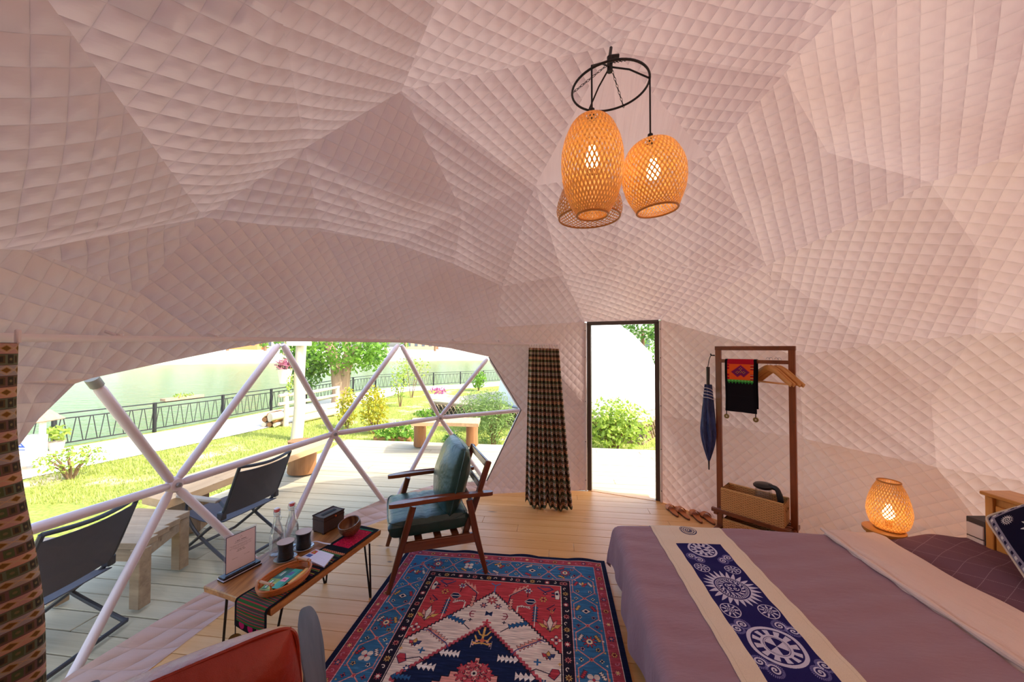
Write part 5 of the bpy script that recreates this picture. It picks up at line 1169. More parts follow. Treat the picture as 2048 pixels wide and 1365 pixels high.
# baskets
SEA = wicker('seagrass', 'e0a868', '96602e', 62, 105, .7, .005)
def basket(label, s, z, L, D, H, d0):
    c = rp(s, z + H / 2, d0); t = thing('seagrass_basket', label, 'basket', rp(s, z, d0)); az = V((0, 0, 1))
    face_box(MB(), c, rx, -rn, az, L, D, H, False).build('wall', SEA, t, world=True, smooth=False); mb = MB(); face_box(mb, c, rx, -rn, az, L - .02, D - .02, H, False); mb.f = [f[::-1] for f in mb.f]; mb.build('lining', SEA, t, world=True, smooth=False)
    b = c - az * (H / 2 - .006); MB().grid(lambda u, v: b + rx * ((u - .5) * L) - rn * ((v - .5) * D), 1, 1, uv=lambda u, v: (u * L, v * D)).build('bottom', SEA, t, world=True)
    lp_ = [c + rx * (i * (L / 2 - .005)) - rn * (j * (D / 2 - .005)) + az * (H / 2) for i, j in ((-1, -1), (1, -1), (1, 1), (-1, 1))]
    MB().tube(lp_, .0085, 8, True).build('rim', plain('seagrass_rim', 'c8985c', .7, .3, 50, .003, 120), t, world=True)
    for s_ in (-1, 1): MB().tube([c + rx * (s_ * (L / 2 + .001)) + V((-rn.x * .03 * math.cos(k), -rn.y * .03 * math.cos(k), H * .18 + .016 * math.sin(k))) for k in np.linspace(0, 2 * PI, 14, endpoint=False)], .006, 6, True).build('handle_hole', plain('handle_rim', 'a87840', .7), t, world=True)
    return t
basket('open woven seagrass basket on the rack shelf', RL * .50, .202, .445, .185, .185, .02)
basket('woven seagrass basket on the floor under the rack shelf', RL * .5, .002, .43, .19, .12, .0)
# folded cloth in the lower basket is hidden; kettle in the upper one
kc = at_y(1528, 962, 2.98); kc = rp(RL * .63, .212, .02); t = thing('glass_kettle', 'glass kettle with a black lid and handle in the upper basket', 'kettle', kc)
KB = plain('kettle_black', '17171a', .3)
MB().lathe([(.001, .0), (.06, 0), (.064, .01), (.066, .03), (.001, .03)], 28, kc).build('base', KB, t, world=True)
MB().shell([(.063, .03), (.066, .08), (.062, .16), (.055, .24)], 32, kc).build('jug', glassy('kettle_glass', .15, .03, (.92, .9, .88, 1), .04), t, world=True)
MB().lathe([(.055, .238), (.07, .25), (.072, .262), (.06, .274), (.03, .279), (.001, .28)], 32, kc, None, 1.05, .95).build('lid', KB, t, world=True)
kd = (rx * .97 + rn * .2).normalized(); MB().tube(spline([kc + kd * .04 + V((0, 0, .265)), kc + kd * .095 + V((0, 0, .26)), kc + kd * .118 + V((0, 0, .2)), kc + kd * .125 + V((0, 0, .12)), kc + kd * .12 + V((0, 0, .07))], 6), [.018] * 10 + [.02] * 11 + [.016] * 4, 10, sq=(.8, 1.1)).build('handle', KB, t, world=True)
# scarf over the rail
def on_rack(px): 
    k = (px - 1024) / FPX; q = (k * rA.y - rA.x) / (rx.x - k * rx.y); return q
def paint_scarf():
    c = Cv(.15, .52, 1500, '1a171e')
    c.rect(0, 0, .15, .03, '1a171e'); c.rect(.013, .0, .137, .04, 'b81c34'); c.rect(.013, .04, .137, .135, 'f0642c')
    for y in (.043, .06, .10, .12):
        c.rect(.013, y, .022, y + .012, 'b81c34'); c.rect(.122, y, .137, y + .014, 'b01830'); c.rect(.122, y + .003, .137, y + .006, 'e8c890')
    c.poly([(.075, .046), (.118, .088), (.09, .118), (.076, .105), (.06, .118), (.032, .088)], '7a2a66', 'c03050', .003)
    for x, y in ((.075, .068), (.06, .09), (.09, .09), (.075, .085)): c.flower(x, y, .0085, 'e0884a', '4a2a6a', n=4, ink='3a1a4a')
    c.rect(.013, .135, .137, .147, '4cae4c')
    for x in np.arange(.013, .135, .0155): c.poly([(x, .147), (x + .0155, .147), (x + .0078, .160)], '2f8a3c'); c.poly([(x + .004, .138), (x + .0115, .138), (x + .0078, .146)], '8ad07a')
    c.rect(.013, .235, .137, .2355, '2c2834'); c.rect(.0, 0, .013, .52, '131118'); c.rect(.137, 0, .15, .52, '131118')
    return c.a
q0, q1 = on_rack(1451), on_rack(1514); LS = .47
def scf(u, v):
    s = lerp(q0, q1, u); a = v * LS
    if a < .03: k = a / .03 * PI / 2 + 0; return rp(s, 1.503 + .002 + 0 * k - .018 * (1 - math.cos(k * .9)), .019 * math.sin(k))
    return rp(s + .004 * math.sin(a * 9 + u * 2) * u, 1.503 + .002 - .018 * (1 - math.cos(1.41)) - (a - .03), .019 + .006 * math.sin(a * 14) + .004 * math.sin(u * 9))
SC = imgmat('embroidered_scarf', paint_scarf(), .9, .002, 900, spec=.1)
t = tag(MB().sheet(scf, 12, 50, .0015, uv=lambda u, v: (u, v * LS / .74)).sheet(lambda u, v: rp(lerp(q1, q0, u), 1.505 - v * .42, -.019 - .004 * math.sin(v * 9)), 8, 20, .0015, uv=lambda u, v: (u, .5 + v * .48)).build('scarf', SC, ang=60), 'black embroidered scarf hanging over the rack rail', 'scarf')
MB().sheet(lambda u, v: rp(lerp(q0, q1, u), 1.5055 , lerp(-.02, .004, v)), 6, 2, .001, uv=lambda u, v: (u, .01)).build('fold', SC, t, world=True)
for u in (.04, .96):
    a = V(scf(u, 1)); MB().tube([a, a + V((0, 0, -.03))], .0035, 6).build('cord', plain('cord_black', '141216', .8), t, world=True)
    M = Matrix.Translation(a + V((0, 0, -.048))) @ rfr.to_4x4() @ Matrix.Rotation(PI / 2, 4, 'X'); vs = [M @ V((r_ * math.cos(k * PI / 12), r_ * math.sin(k * PI / 12), z)) for r_, z in ((.021, -.0015), (.021, .0015), (.005, .0015), (.005, -.0015)) for k in range(24)]
    MB().add(vs, [(j * 24 + k, j * 24 + (k + 1) % 24, ((j + 1) % 4) * 24 + (k + 1) % 24, ((j + 1) % 4) * 24 + k) for j in range(4) for k in range(24)]).build('coin', plain('scarf_coin', '8a6f42', .45, .2, 60, Metallic=.6), t, world=True)
# hangers
HNG = wood('hanger_wood', 'e0a25c', 'c07c3a', .35, 0, 3, 0, .0003, Coat_Weight=.3); hd = V((.17, -.98, 0)).normalized(); ha = math.atan2(hd.y, hd.x)
def hanger(label, px):
    q = on_rack(px); t = thing('coat_hanger', label, 'hanger', rp(q, 1.44), ha, 'coat hangers on the rack rail')
    P = spline([(-.205, 0, -.125), (-.16, 0, -.095), (-.08, 0, -.035), (-.03, 0, -.008), (0, 0, 0), (.03, 0, -.008), (.08, 0, -.035), (.16, 0, -.095), (.205, 0, -.125)], 5)
    MB().tube(P, [.011 + .004 * abs(math.sin(i / 40 * PI)) for i in range(len(P))], 8, sq=(.45, 1.5)).build('shoulder', HNG, t)
    MB().tube([(-.195, 0, -.122), (.195, 0, -.122)], .0055, 8).build('bar', HNG, t)
    MB().tube(spline([(0, 0, .008), (0, 0, .04), (.017, 0, .055), (.014, 0, .077), (-.006, 0, .082), (-.016, 0, .07)], 5), .0017, 6).build('hook', WIRE, t); return t
hanger('wooden coat hanger next to the scarf', 1535); hanger('second wooden coat hanger from the scarf', 1541); hanger('third wooden coat hanger from the scarf', 1552); hanger('wooden coat hanger nearest the right post of the rack', 1558)
# umbrella
uc = V((1.785, 3.285, 0)); t = thing('umbrella', 'folded navy umbrella hanging on the side of the rack', 'umbrella', (uc.x, uc.y, .5))
NAVY = (lambda m: m.end(m.bsdf(m.mix(m.ramp(m.noise(m.coord('Object', (1, 1, .3)), 30, 2), [(.4, (0, 0, 0, 1)), (.6, (1, 1, 1, 1))]), lin('1c2450'), lin('2c3a70')), .5, m.bump(m.noise(m.coord('Object', (6, 6, .6)), 12, 2), .01))))(N('navy_nylon'))
def um(u, v):
    a = u * 2 * PI; z = lerp(.58, 1.27, v); k = v; r = .008 + .048 * math.sin(min(k / .42, 1) * PI / 2) - (.03 * max(0, k - .42) / .58); r *= 1 + .22 * math.sin(7 * a + 5 * v) ; return (uc.x + r * math.cos(a), uc.y + r * math.sin(a), z)
MB().grid(um, 56, 30, True).build('canopy', NAVY, t, world=True)
MB().tube([(uc.x, uc.y, .50), (uc.x, uc.y, .62)], [.006, .009], 8).build('tip', plain('umbrella_tip', '3a2c28', .5), t, world=True)
MB().tube([(uc.x, uc.y, 1.25), (uc.x + .002, uc.y, 1.43)], [.013, .015], 10).build('handle', plain('umbrella_handle', '2a2220', .4), t, world=True)
MB().tube([(uc.x, uc.y, 1.43), (uc.x + .008, uc.y - .01, 1.50), tuple(rp(-.06, 1.545))], .003, 6).build('strap', plain('strap_black', '16161a', .8), t, world=True)
UW = plain('umbrella_white', 'dcd8e0', .5)
for k in range(4): MB().tube([(uc.x + (.046 - .004 * k) * math.cos(a), uc.y + (.046 - .004 * k) * math.sin(a), 1.14 + .028 * k - .018 * math.cos(a - .5)) for a in np.linspace(0, 2 * PI, 26, endpoint=False)], .0028, 5, True).build('printed_band', UW, t, world=True)
# sandals
SOL = plain('tan_leather', 'c0703c', .5, .15, 20, .001, 200); SOE = plain('sandal_edge', '5c3018', .6)
def sandal(label, px0, py0, px1, py1, mir):
    a, b = at_z(px0, py0, 0), at_z(px1, py1, 0); d = (a - b); L = min(.27, d.length); c = (a + b) / 2; t = thing('sandal', label, 'sandal', c, math.atan2(-d.x, d.y), 'tan sandals by the wall')
    W_ = .047; P = [(W_ * .72 * math.sin(k) * (1.12 if math.cos(k) > 0 else .82) + mir * .006 * math.cos(k), L / 2 * math.cos(k)) for k in np.linspace(0, 2 * PI, 28, endpoint=False)][::-1]
    MB().prism(P, 0.002, .014).build('outsole', SOE, t); MB().prism([(x * .95, y * .97) for x, y in P], .014, .019).build('footbed', SOL, t)
    MB().sheet(lambda u, v: ((u - .5) * 2 * .043, L * (.02 + .22 * v), .018 + .042 * math.sin(u * PI) ** .6 * (1 - .25 * v)), 14, 6, .003).build('strap', SOL, t); return t
sandal('tan sandal nearest the doorway', 1332, 1012, 1357, 1036, 1); sandal('second tan sandal from the doorway', 1352, 1016, 1378, 1043, -1); sandal('third tan sandal from the doorway', 1380, 1023, 1405, 1049, 1); sandal('tan sandal nearest the rack post', 1402, 1027, 1428, 1052, -1)
# ================================================================== BED
bu, bv = V((.996, -.085, 0)), V((.128, .992, 0)); B0 = V((.745, 2.575, 0))
bp_ = lambda p, q, z: B0 + bu * p + bv * q + V((0, 0, z))
def cloth(name, c1, c2, s=.8, wr=.004, st=(1, 1, 1), rough=.85):
    m = N(name); co = m.coord(); f = m.noise(co, 4, 3); w = m.noise(m.coord('Object', st), 6, 4, .6); wv = m.noise(co, 600, 1)
    return m.end(m.bsdf(m.mix(f, lin(c1), lin(c2)), rough, m.bump(m.math('ADD', w, m.math('MULTIPLY', wv, .06)), wr * 4), Specular_IOR_Level=.15, Sheen_Weight=.15))
PURP = cloth('mauve_cotton', '94747f', '9d7e8a', wr=.0028, st=(.6, 1.6, 1)); CREAM = cloth('beige_lining', 'dcc0b4', 'e2cabd', wr=.003, st=(3, .7, 1))
bed = thing('bed', 'low wide bed with a dark checked sheet beside the rug', 'bed', bp_(1.1, -.8, 0))
fr = Matrix((bu, V((-bu.y, bu.x, 0)), V((0, 0, 1)))).transposed()
MB().box(bp_(1.12, -.82, .07), (2.06, 1.5, .14), fr, b=.01).build('base', wood('bed_base', '6e4a30', '4a2e1c', .5), bed, world=True)
MB().box(bp_(1.12, -.82, .225), (2.12, 1.55, .19), fr, b=.03).build('mattress', cloth('mattress_cotton', 'b8a8a4', 'c4b4b0'), bed, world=True)
def paint_check():
    c = Cv(.2, .2, 900, '765562')
    for q in (.02, .12):
        for k in np.arange(0, .2, .006): c.rect(k, q, k + .004, q + .0022, 'b09aa4'); c.rect(q, k, q + .0022, k + .004, 'b09aa4')
    return c.a
CHK = imgmat('checked_sheet', paint_check(), .85, .002, 500, spec=.15)
def shf(u, v):                                           # the sheet over the head half, rising over hidden pillows
    p = lerp(1.3, 2.2, u); q = lerp(-1.62, .04, v); hump = .085 * (lambda k: k * k * (3 - 2 * k))(min(1, max(0, (p - 1.62) / .35))) ; z = .332 + hump * (1 - .15 * math.sin(v * 9) ** 2)
    edge = max(0, q + .03) / .07; qq = q - .02 * edge; z -= .2 * edge ** 2
    qq -= .10 * max(0, min(1, (p - 1.5) / .6)) * max(0, v - .3)
    return bp_(p, qq, z + .004 * math.sin(p * 23 + q * 11))
MB().sheet(shf, 50, 60, .006, uv=lambda u, v: ((u * .9 * .86 + v * 1.66 * .5) / .2, (v * 1.66 * .86 - u * .9 * .5) / .2)).build('sheet', CHK, bed, world=True)
# duvet: over the foot half, hanging down at the foot and the far side
dv_ = thing('duvet', 'mauve duvet spread over the foot half of the bed', 'duvet', bp_(.6, -.8, .34))
FP, ZB = 1.36, .352
def duv(s, t_, off_=0.0, dz=0.0):                         # s from the foot edge (negative hangs), t_ from the far edge (positive hangs)
    R = .055
    def wrap(a):                                         # distance past the edge -> (outward, down)
        if a <= 0: return 0.0, 0.0
        k = min(a / (R * PI / 2), 1) * PI / 2; return R * math.sin(k), R * (1 - math.cos(k)) + max(0, a - R * PI / 2)
    os_, ds = wrap(-s - 0 + R * .6 if -s > -R * .6 else 0); ot, dt = wrap(t_ + R * .6 if t_ > -R * .6 else 0)
    p = max(s, -R * .6 * 0 + R * .6) if -s > -R * .6 else s; q = min(t_, -R * .6) if t_ > -R * .6 else t_
    d = max(ds, dt) + .25 * min(ds, dt); z = ZB - d
    fl = (.018 * math.sin(t_ * 9 + 1) + .012 * math.sin(t_ * 23)) * min(1, ds / .25) + .02 * min(1, ds / .2)
    fl2 = (.015 * math.sin(s * 10) + .02) * min(1, dt / .2)
    p2 = p - os_ - fl; q2 = q + ot + fl2
    z += .004 * math.sin(s * 13 + t_ * 5) * math.sin(t_ * 7 - s * 3) + .0025 * math.sin(t_ * 41 + 4 * math.sin(s * 3)) + .012 * math.sin(PI * min(1, max(0, s / FP))) 
    return bp_(p2, q2, max(.03, z + dz))
gs = [-.25 + .06 * i / 3 for i in range(13)]
def duvf(u, v): return duv(lerp(-.27, FP, u), lerp(-1.62, .17, v))
MB().sheet(duvf, 84, 96, .008).build('cover', PURP, dv_, world=True, ang=70)
# folded-back lining
def fold(u, v):
    q = lerp(-1.62, .035, v); w = .36 + .02 * math.sin(q * 5); tap = min(1, (1 - v) / .06) ** .5 if v > .94 else 1
    a = u; p = FP - .01 + w * a * lerp(.72, 1, tap) + .012 * math.sin(q * 4); z = ZB + .006 + .034 * math.sin(min(1, a * 1.6 + .12) * PI * .62) * (1 - .4 * a) * tap + .004 * math.sin(q * 17 + a * 7)
    if a < .12: z -= (.12 - a) * .3
    if q > -.0: z -= (q) * 1.4
    return bp_(p, q, z)
MB().sheet(fold, 22, 80, .014).build('fold', CREAM, dv_, world=True, ang=70)
def foldroll(k):
    q = lerp(-1.6, .03, k); return bp_(FP + .012 + .012 * math.sin(q * 4), q, ZB + .014)
MB().tube([foldroll(k / 40) for k in range(41)], [.014 + .004 * math.sin(k * .9) for k in range(41)], 9).build('rolled_edge', CREAM, dv_, world=True)
# bed runner
def paint_bedrunner():
    c = Cv(.48, 1.6, 900, 'e9d9c2'); nv, wh = '241f5c', 'cfcbe0'
    c.spiral(.24, .10, .052, 4, .006, '3a3a5e'); c.disc(.24, .10, .055, '3a3a5e', .051); c.disc(.24, .10, .02, '3a3a5e', .015)
    for x in (.125, .355): c.line([(x, 0), (x, .26)], .0016, 'd2c0a6')
    c.rect(.1, .262, .38, 1.6, nv)
    def wheel(x, y, r):
        c.polar(x, y, r * 1.05, lambda R, A: (R > r * .9), wh); c.polar(x, y, r * .84, lambda R, A: (R > r * .56) & (np.cos(12 * A) > -.1), wh); c.polar(x, y, r * .57, lambda R, A: R > r * .47, wh); c.polar(x, y, r * .4, lambda R, A: (np.cos(3 * A) > .0), wh); c.disc(x, y, r * .45, wh, r * .41)
    def swirl(x, y, r, a, d=1):
        for q in (-1, 1):
            sx_, sy_ = x + q * r * .62 * math.cos(a), y + q * r * .62 * math.sin(a)
            c.polar(sx_, sy_, r * .8, lambda R, A: (R > r * .55) & (np.cos(30 * A) > 0), '8a86bc'); c.spiral(sx_, sy_, r * .55, 1.7, r * .16, wh, a + (PI if q > 0 else 0), q * d)
    def rose(x, y, r):
        c.disc(x, y, r, wh, r * .9); c.polar(x, y, r * .92, lambda R, A: R < r * (.55 + .4 * (2 / PI) * np.arcsin(np.cos(9 * A))), wh); c.polar(x, y, r * .42, lambda R, A: np.sin(R / r * 40) > 0, nv)
    def sunb(x, y, r):
        c.polar(x, y, r, lambda R, A: (R > r * .55) & (R < r * (.62 + .38 * np.abs((A * 24 / (2 * PI)) % 1 * 2 - 1))), wh)
        c.polar(x, y, r * .62, lambda R, A: (R > r * .56), nv); c.disc(x, y, r * .57, wh, r * .545); c.polar(x, y, r * .53, lambda R, A: (R > r * .46) & (np.cos(40 * A) > 0), wh); c.polar(x, y, r * .45, lambda R, A: (R > r * .34) & (np.cos(14 * A + R * 200) > 0), wh); c.disc(x, y, r * .33, wh, r * .31)
        for k in range(4): c.spiral(x + r * .14 * math.cos(k * PI / 2 + .8), y + r * .14 * math.sin(k * PI / 2 + .8), r * .11, 1.3, r * .035, wh, k)
    wheel(.24, .325, .08); c.rect(.1, .2, .38, .262, 'e9d9c2')
    swirl(.16, .42, .038, .7); swirl(.335, .42, .038, -.6)
    rose(.155, .52, .042); rose(.325, .52, .042); sunb(.24, .68, .138); rose(.15, .845, .046); rose(.328, .845, .046)
    wheel(.24, 1.045, .105); swirl(.14, .945, .042, -.7); swirl(.345, .945, .042, .7); swirl(.138, 1.15, .042, .7); swirl(.348, 1.15, .042, -.7)
    rose(.15, 1.26, .046); rose(.328, 1.26, .046); sunb(.24, 1.42, .138)
    c.rect(0, .262, .1, 1.6, 'e9d9c2'); c.rect(.38, .262, .48, 1.6, 'e9d9c2')
    for x in (.02, .46): c.line([(x, .0), (x, 1.6)], .0016, 'd8c8ae')
    r = np.random.default_rng(4); c.a *= (.95 + .08 * r.random(c.a.shape[:2]))[..., None]
    return c.a
BRUN = imgmat('batik_runner', paint_bedrunner(), .9, .002, 600, spec=.1)
rl0, rr0 = at_z(1297, 1046.5, .36), at_z(1436, 1055, .36)
pl0, pr0 = (rl0 - B0).dot(bu), (rr0 - B0).dot(bu)
dl_ = at_z(1483, 1365, .36); dr_ = at_z(1731, 1365, .36)
def brun(u, v):
    q = lerp(.13, -1.5, v); k = max(0, -q) / 1.6
    L = rl0.lerp(dl_, max(0, -q) / max(.01, (rl0 - dl_).length)); Rr = rr0.lerp(dr_, max(0, -q) / max(.01, (rr0 - dr_).length))
    w = L.lerp(Rr, u) - B0; s = w.x * bv.y - w.y * bv.x; s /= (bu.x * bv.y - bu.y * bv.x)
    return duv(s, q, dz=.0045)
t = tag(MB().sheet(lambda u, v: brun(1 - u, v), 26, 80, .003, uv=lambda u, v: (1 - u, max(0, (v * 1.63 - .13 + .02)) / 1.6)).build('bed_runner', BRUN, ang=70), 'cream bed runner with an indigo batik panel across the bed', 'runner')
# batik cushion and the plain one behind it
def paint_batik():
    c = Cv(.44, .44, 900, '14122e'); wh = 'd6d2d4'
    c.rect(0, 0, .44, .44, '8a8498'); c.rect(.04, .04, .40, .40, '12102c')
    for k in np.arange(.006, .43, .03):
        for a, b in ((k, .012), (k, .41), (.012, k), (.41, k)): c.rect(a, b, a + .016, b + .016, wh if int(k / .03) % 2 else '1c1a3a')
    def spk(x, y, r, n=11):
        c.polar(x, y, r, lambda R, A: R < r * (.5 + .5 * np.abs((A * n / (2 * PI)) % 1 * 2 - 1) ** 1.2), wh)
    spk(.09, .09, .033, 16); c.spiral(.09, .09, .018, 2, .004, '12102c')
    for x, y in ((.19, .19), (.30, .30), (.30, .16), (.16, .31)):
        spk(x, y, .075); c.spiral(x - .018, y + .012, .028, 1.6, .006, '12102c'); c.spiral(x + .02, y - .012, .026, 1.6, .006, '12102c', PI)
    return c.a
BAT = imgmat('batik_cushion_cloth', paint_batik(), .9, .002, 600, spec=.1)
tl, bl = V((2.665, 2.05, .648)), V((2.487, 1.75, .4625)); ev = (bl - tl).normalized(); nn_ = V((-.86, .0, .51)); nn_ = (nn_ - ev * nn_.dot(ev)).normalized(); eu = nn_.cross(ev) * -1
if eu.y > 0 and eu.x < 0: eu = -eu
if (eu.x - 1.42 * eu.y) < 0: eu = -eu
SZ = .43; cpos = tl + ev * SZ / 2 + eu * SZ / 2; Mc = Matrix((eu.to_4d(), (-ev).to_4d(), eu.cross(-ev).to_4d(), V((0, 0, 0, 1)))).transposed(); Mc = Mc.to_3x3().to_4x4(); Mc.translation = cpos
def sqc(M, sz, th, mat, name, label):
    t = thing(name, label, 'cushion', M.translation); mb = MB(); cushion(mb, sz, sz, th, M, 24, .1, .5, .04, 9)
    for i in list(mb.uv): mb.uv[i] = (mb.uv[i][0], 1 - mb.uv[i][1])
    o = mb.build('cover', mat, t, world=True); MB().tube([M @ V((sz / 2 * math.copysign(abs(math.cos(a)) ** .12, math.cos(a)), sz / 2 * math.copysign(abs(math.sin(a)) ** .12, math.sin(a)), 0)) for a in np.linspace(0, 2 * PI, 80, endpoint=False)], .006, 6, True).build('piping', plain(name + '_piping', 'cdbba8', .8), t, world=True); return t
sqc(Mc, SZ, .13, BAT, 'batik_cushion', 'indigo batik cushion with white spiral suns at the head of the bed')
Mp = Mc.copy(); Mp.translation = cpos - Mc.to_3x3() @ V((0, 0, .10)) * (1 if (Mc.to_3x3() @ V((0, 0, 1))).x < 0 else -1) + V((0, .02, .012)); sqc(Mp, SZ * 1.02, .11, CREAM, 'plain_cushion', 'beige cushion behind the indigo batik cushion')
# ------------------------------------------------------------------ chest at the head of the bed, small white drawers
CHW = wood('chest_pine', 'dc9c48', 'a86526', .4, 1, 3, .6, .0006, Coat_Weight=.2); CHV = wood('chest_pine_upright', 'dc9c48', 'a86526', .4, 2, 3, .6, .0006, Coat_Weight=.2)
cx0, cy1, cz = 2.86, 2.195, .735; t = thing('pine_chest', 'orange pine chest behind the head of the bed', 'chest', (cx0 + .14, cy1 - .3, 0))
Wd, Dp = .62, .16
MB().box((cx0 + Dp / 2 + .008, cy1 - Wd / 2, cz / 2), (Dp - .02, Wd - .03, cz - .02)).build('body', CHV, t, world=True)
MB().box((cx0 + Dp / 2 - .004, cy1 - Wd / 2, cz - .011), (Dp + .03, Wd + .03, .022), b=.005).build('top', CHW, t, world=True)
for y in (cy1 - .018, cy1 - Wd + .018): MB().box((cx0 + .008, y, cz / 2 - .012), (.024, .036, cz - .024), b=.003).build('stile', CHV, t, world=True)
for z in (.60, .46, .32, .18): o = MB().box((cx0 + .012, cy1 - Wd / 2, z), (.014, Wd - .08, .13), b=.003).build('drawer_front', CHW, t, world=True); MB().lathe([(.001, 0), (.008, .002), (.012, .016), (.001, .02)], 12, (cx0 + .004, cy1 - Wd / 2 - .12, z), Matrix.Rotation(-PI / 2, 3, 'Y')).build('knob', plain('pine_knob', '8a5424', .4), o, world=True)
t = thing('white_drawer_box', 'narrow white drawer box between the pine chest and the quilted wall', 'box', (2.94, 2.25, 0)); WDB = plain('white_drawers', 'dcd2d0', .5, .03)
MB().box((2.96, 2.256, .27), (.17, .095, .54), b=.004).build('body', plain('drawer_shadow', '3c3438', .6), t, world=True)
for z in (.47, .385, .30, .215): MB().box((2.873, 2.255, z), (.012, .082, .078), b=.003).build('drawer', WDB, t, world=True)
# ------------------------------------------------------------------ bamboo lamps
BAM = (lambda m: m.end(m.n('MixShader', {0: .3, 1: m.bsdf(m.mix(m.noise(m.coord(), 25, 3), lin('cf9448'), lin('ecc078')), .35), 2: m.n('BsdfTranslucent', {'Color': lin('f0b868')}).outputs[0]}).outputs[0]))(N('bamboo_strip'))
BAMD = plain('bamboo_hoop', 'b87a34', .5, .2, 40); BULB = glow('warm_bulb', 'ffd9a0', 14)
def weave(prof, n, wd, tw, M, seg=30):
    pr = spline([V((r, z, 0)) for r, z in prof], 8); mb = MB()
    def at(t): k = t * (len(pr) - 1); i = min(int(k), len(pr) - 2); return pr[i].lerp(pr[i + 1], k - i)
    rm = max(p.x for p in pr)
    for d in (-1, 1):
        for k in range(n):
            vs = []
            for j in range(seg + 1):
                t = j / seg; q = at(t); a = 2 * PI * k / n + d * tw * t; r = q.x + .0016 * math.sin(d * PI / 2 + j * PI * n / seg * tw / PI * 1.0) ; h = wd / 2 * (.55 + .45 * q.x / rm) / max(q.x, .02)
                for s in (-1, 1): vs.append(M @ V((r * math.cos(a + s * h), r * math.sin(a + s * h), q.y)))
            mb.add(vs, [(2 * j, 2 * j + 1, 2 * j + 3, 2 * j + 2) for j in range(seg)])
    return mb
def hoop(r, z, M, rr=.005): return MB().tube([M @ V((r * math.cos(a), r * math.sin(a), z)) for a in np.linspace(0, 2 * PI, 40, endpoint=False)], rr, 6, True)
def bulb(par, c, w, on=True):
    MB().lathe([(.001, -.045), (.022, -.04), (.032, -.02), (.03, 0), (.016, .03), (.014, .05), (.001, .05)], 20, c).build('bulb', BULB if on else plain('unlit_bulb', 'e8e4d8', .3), par, world=True)
    if on:
        L = bpy.data.lights.new('bulb_light', 'POINT'); L.energy = w; L.color = (1, .78, .45); L.shadow_soft_size = .035; o = bpy.data.objects.new('bulb_light', L); COL.objects.link(o); o.location = c; o.parent = par; o.matrix_parent_inverse = parent_world(par).inverted()
# hanging lamp
hk = V((.483, 1.75, 0)); zr = 2.885; RR = .184
t = thing('pendant_lamp', 'black ring pendant with three woven bamboo shades hung from the dome', 'lamp', hk + V((0, 0, 3.07)))
BKI = plain('black_iron', '201c1e', .45, .1, Metallic=.4)
MB().tube([hk + V((RR * math.cos(a), RR * math.sin(a), zr + .012 * math.sin(a + 1))) for a in np.linspace(0, 2 * PI, 56, endpoint=False)], .0055, 8, True).build('ring', BKI, t, world=True)
hub = hk + V((0, 0, 2.99)); top = ND['A'] + V((0, 0, -.03)); hub = hk + V((0, 0, zr + .125))
MB().tube([hub + V((0, 0, -.045)), hub + V((0, 0, .03))], .014, 12).tube([hub + V((0, 0, .03)), top + V((0, 0, .02))], .008, 8).tube([hub + V((-.0, 0, .03)), hub + V((.045, 0, .035))], .01, 6).build('hub', BKI, t, world=True)
angs = [math.radians(a) for a in (-131, -20, 112)]
SPK = []
for a in angs:
    e = hk + V((RR * math.cos(a), RR * math.sin(a), zr)); MB().tube([hub + V((0, 0, -.02)), hub.lerp(e, .5) + V((0, 0, .005)), e], .0042, 8).build('arm', BKI, t, world=True); SPK.append(e)
LINK = MB().tube([(.0045 * math.cos(k), 0, .010 * math.sin(k)) for k in np.linspace(0, 2 * PI, 12, endpoint=False)], .0014, 5, True).mesh('chain_link'); LINK.materials.append(BKI)
for ad in (168, -75, 52):
    a = math.radians(ad); e = hk + V((RR * math.cos(a), RR * math.sin(a), zr)); d = e - hub; n = int(d.length / .0165)
    for k in range(n):
        o = put('chain_link', LINK, t, world=True, loc=hub + d * ((k + .5) / n)); o.rotation_euler = (d.to_track_quat('Z', 'Y') @ Euler((0, 0, PI / 2 * (k % 2))).to_quaternion()).to_euler()
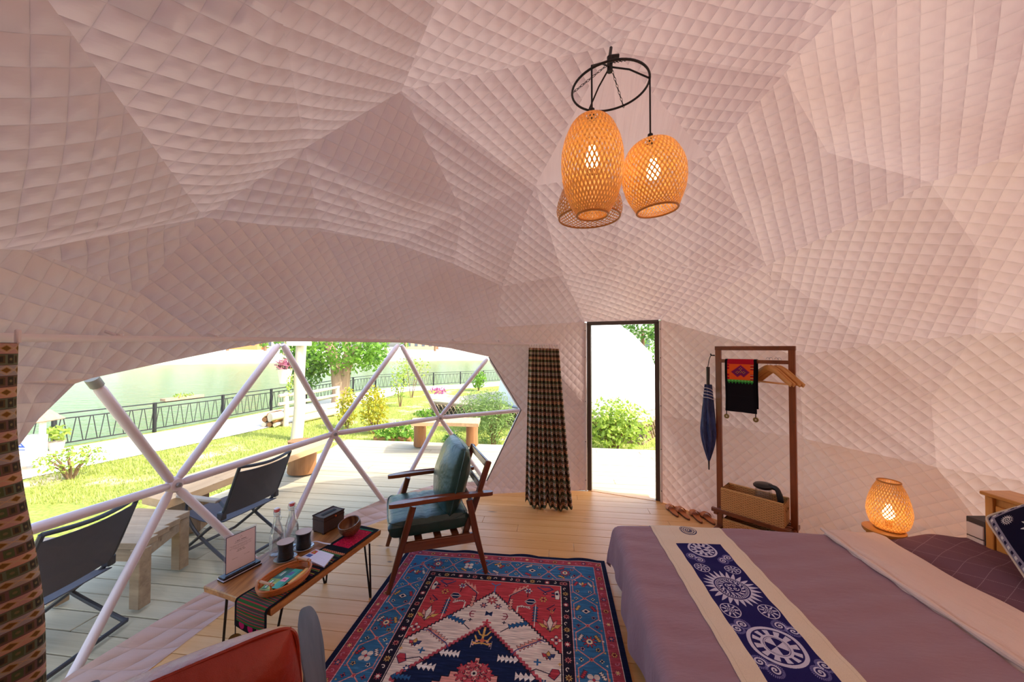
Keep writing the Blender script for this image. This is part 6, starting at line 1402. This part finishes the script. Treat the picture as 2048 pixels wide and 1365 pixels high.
for e, prof, zt, drop_, n, on, lb, tl_ in ((SPK[0], [(.03, 0), (.085, -.035), (.125, -.12), (.138, -.21), (.13, -.31), (.1, -.40), (.068, -.455)], 2.655, 0, 42, True, 'tall egg-shaped woven shade', (0, 0)),
                                  (SPK[1], [(.035, 0), (.10, -.035), (.138, -.11), (.145, -.18), (.132, -.25), (.105, -.31), (.092, -.335)], 2.585, 0, 42, True, 'round woven shade', (.0, -.09)),
                                  (SPK[2], [(.03, 0), (.09, -.03), (.135, -.09), (.165, -.17), (.172, -.22), (.16, -.255)], 2.555, 0, 38, False, 'wide unlit woven shade', (0, 0))):
    c = V((e.x, e.y, zt)); MB().tube([e, c + V((0, 0, .01))], .0042, 8).tube([c + V((0, 0, -.02)), c + V((0, 0, .03))], .012, 10).build('cord', BKI, t, world=True)
    M = Matrix.Translation(c) @ Matrix.Rotation(tl_[0], 4, 'X') @ Matrix.Rotation(tl_[1], 4, 'Y')
    sh = weave(prof, n, .0092, 2.0, M, 36).build('woven_shade', BAM, t, world=True, smooth=False, label=lb, kind='stuff')
    hoop(prof[-1][0], prof[-1][1], M, .005).build('hoop', BAMD, sh, world=True); hoop(prof[0][0], prof[0][1], M, .004).build('hoop', BAMD, sh, world=True)
    bulb(t, M @ V((0, 0, prof[-1][1] * .42)), 1.5, on)
# floor-standing egg lamp behind the bed
lc = V((2.56, 2.47, .375)); t = thing('stool', 'small wooden stool under the egg-shaped bamboo lamp', 'stool', (lc.x - .03, lc.y, 0))
MB().lathe([(.001, -.025), (.105, -.025), (.11, -.015), (.11, 0), (.001, 0)], 28, lc - V((.035, 0, .002))).build('top', CHW, t, world=True)
for k in range(4): a = k * PI / 2 + .6; MB().tube([lc + V((.075 * math.cos(a) - .03, .075 * math.sin(a), -.027)), V((lc.x - .03 + .12 * math.cos(a), lc.y + .12 * math.sin(a), .002))], .014, 8).build('leg', CHV, t, world=True)
t = thing('egg_lamp', 'lit egg-shaped woven bamboo lamp glowing behind the bed', 'lamp', lc)
prof = [(.07, .0), (.096, .03), (.112, .085), (.114, .13), (.105, .19), (.084, .26), (.058, .315)]
M = Matrix.Translation(lc) @ Matrix.Rotation(.02, 4, 'Y')
sh = weave(prof, 36, .0078, 1.8, M, 34).build('woven_shade', BAM, t, world=True, smooth=False, kind='stuff'); hoop(.058, .318, M, .005).build('hoop', BAMD, sh, world=True); hoop(.07, .004, M, .006).build('hoop', BAMD, sh, world=True)
MB().lathe([(.001, 0), (.066, 0), (.066, .012), (.02, .016), (.018, .06), (.001, .06)], 20, lc).build('base', CHV, t, world=True); bulb(t, lc + V((0, 0, .11)), 1.0)
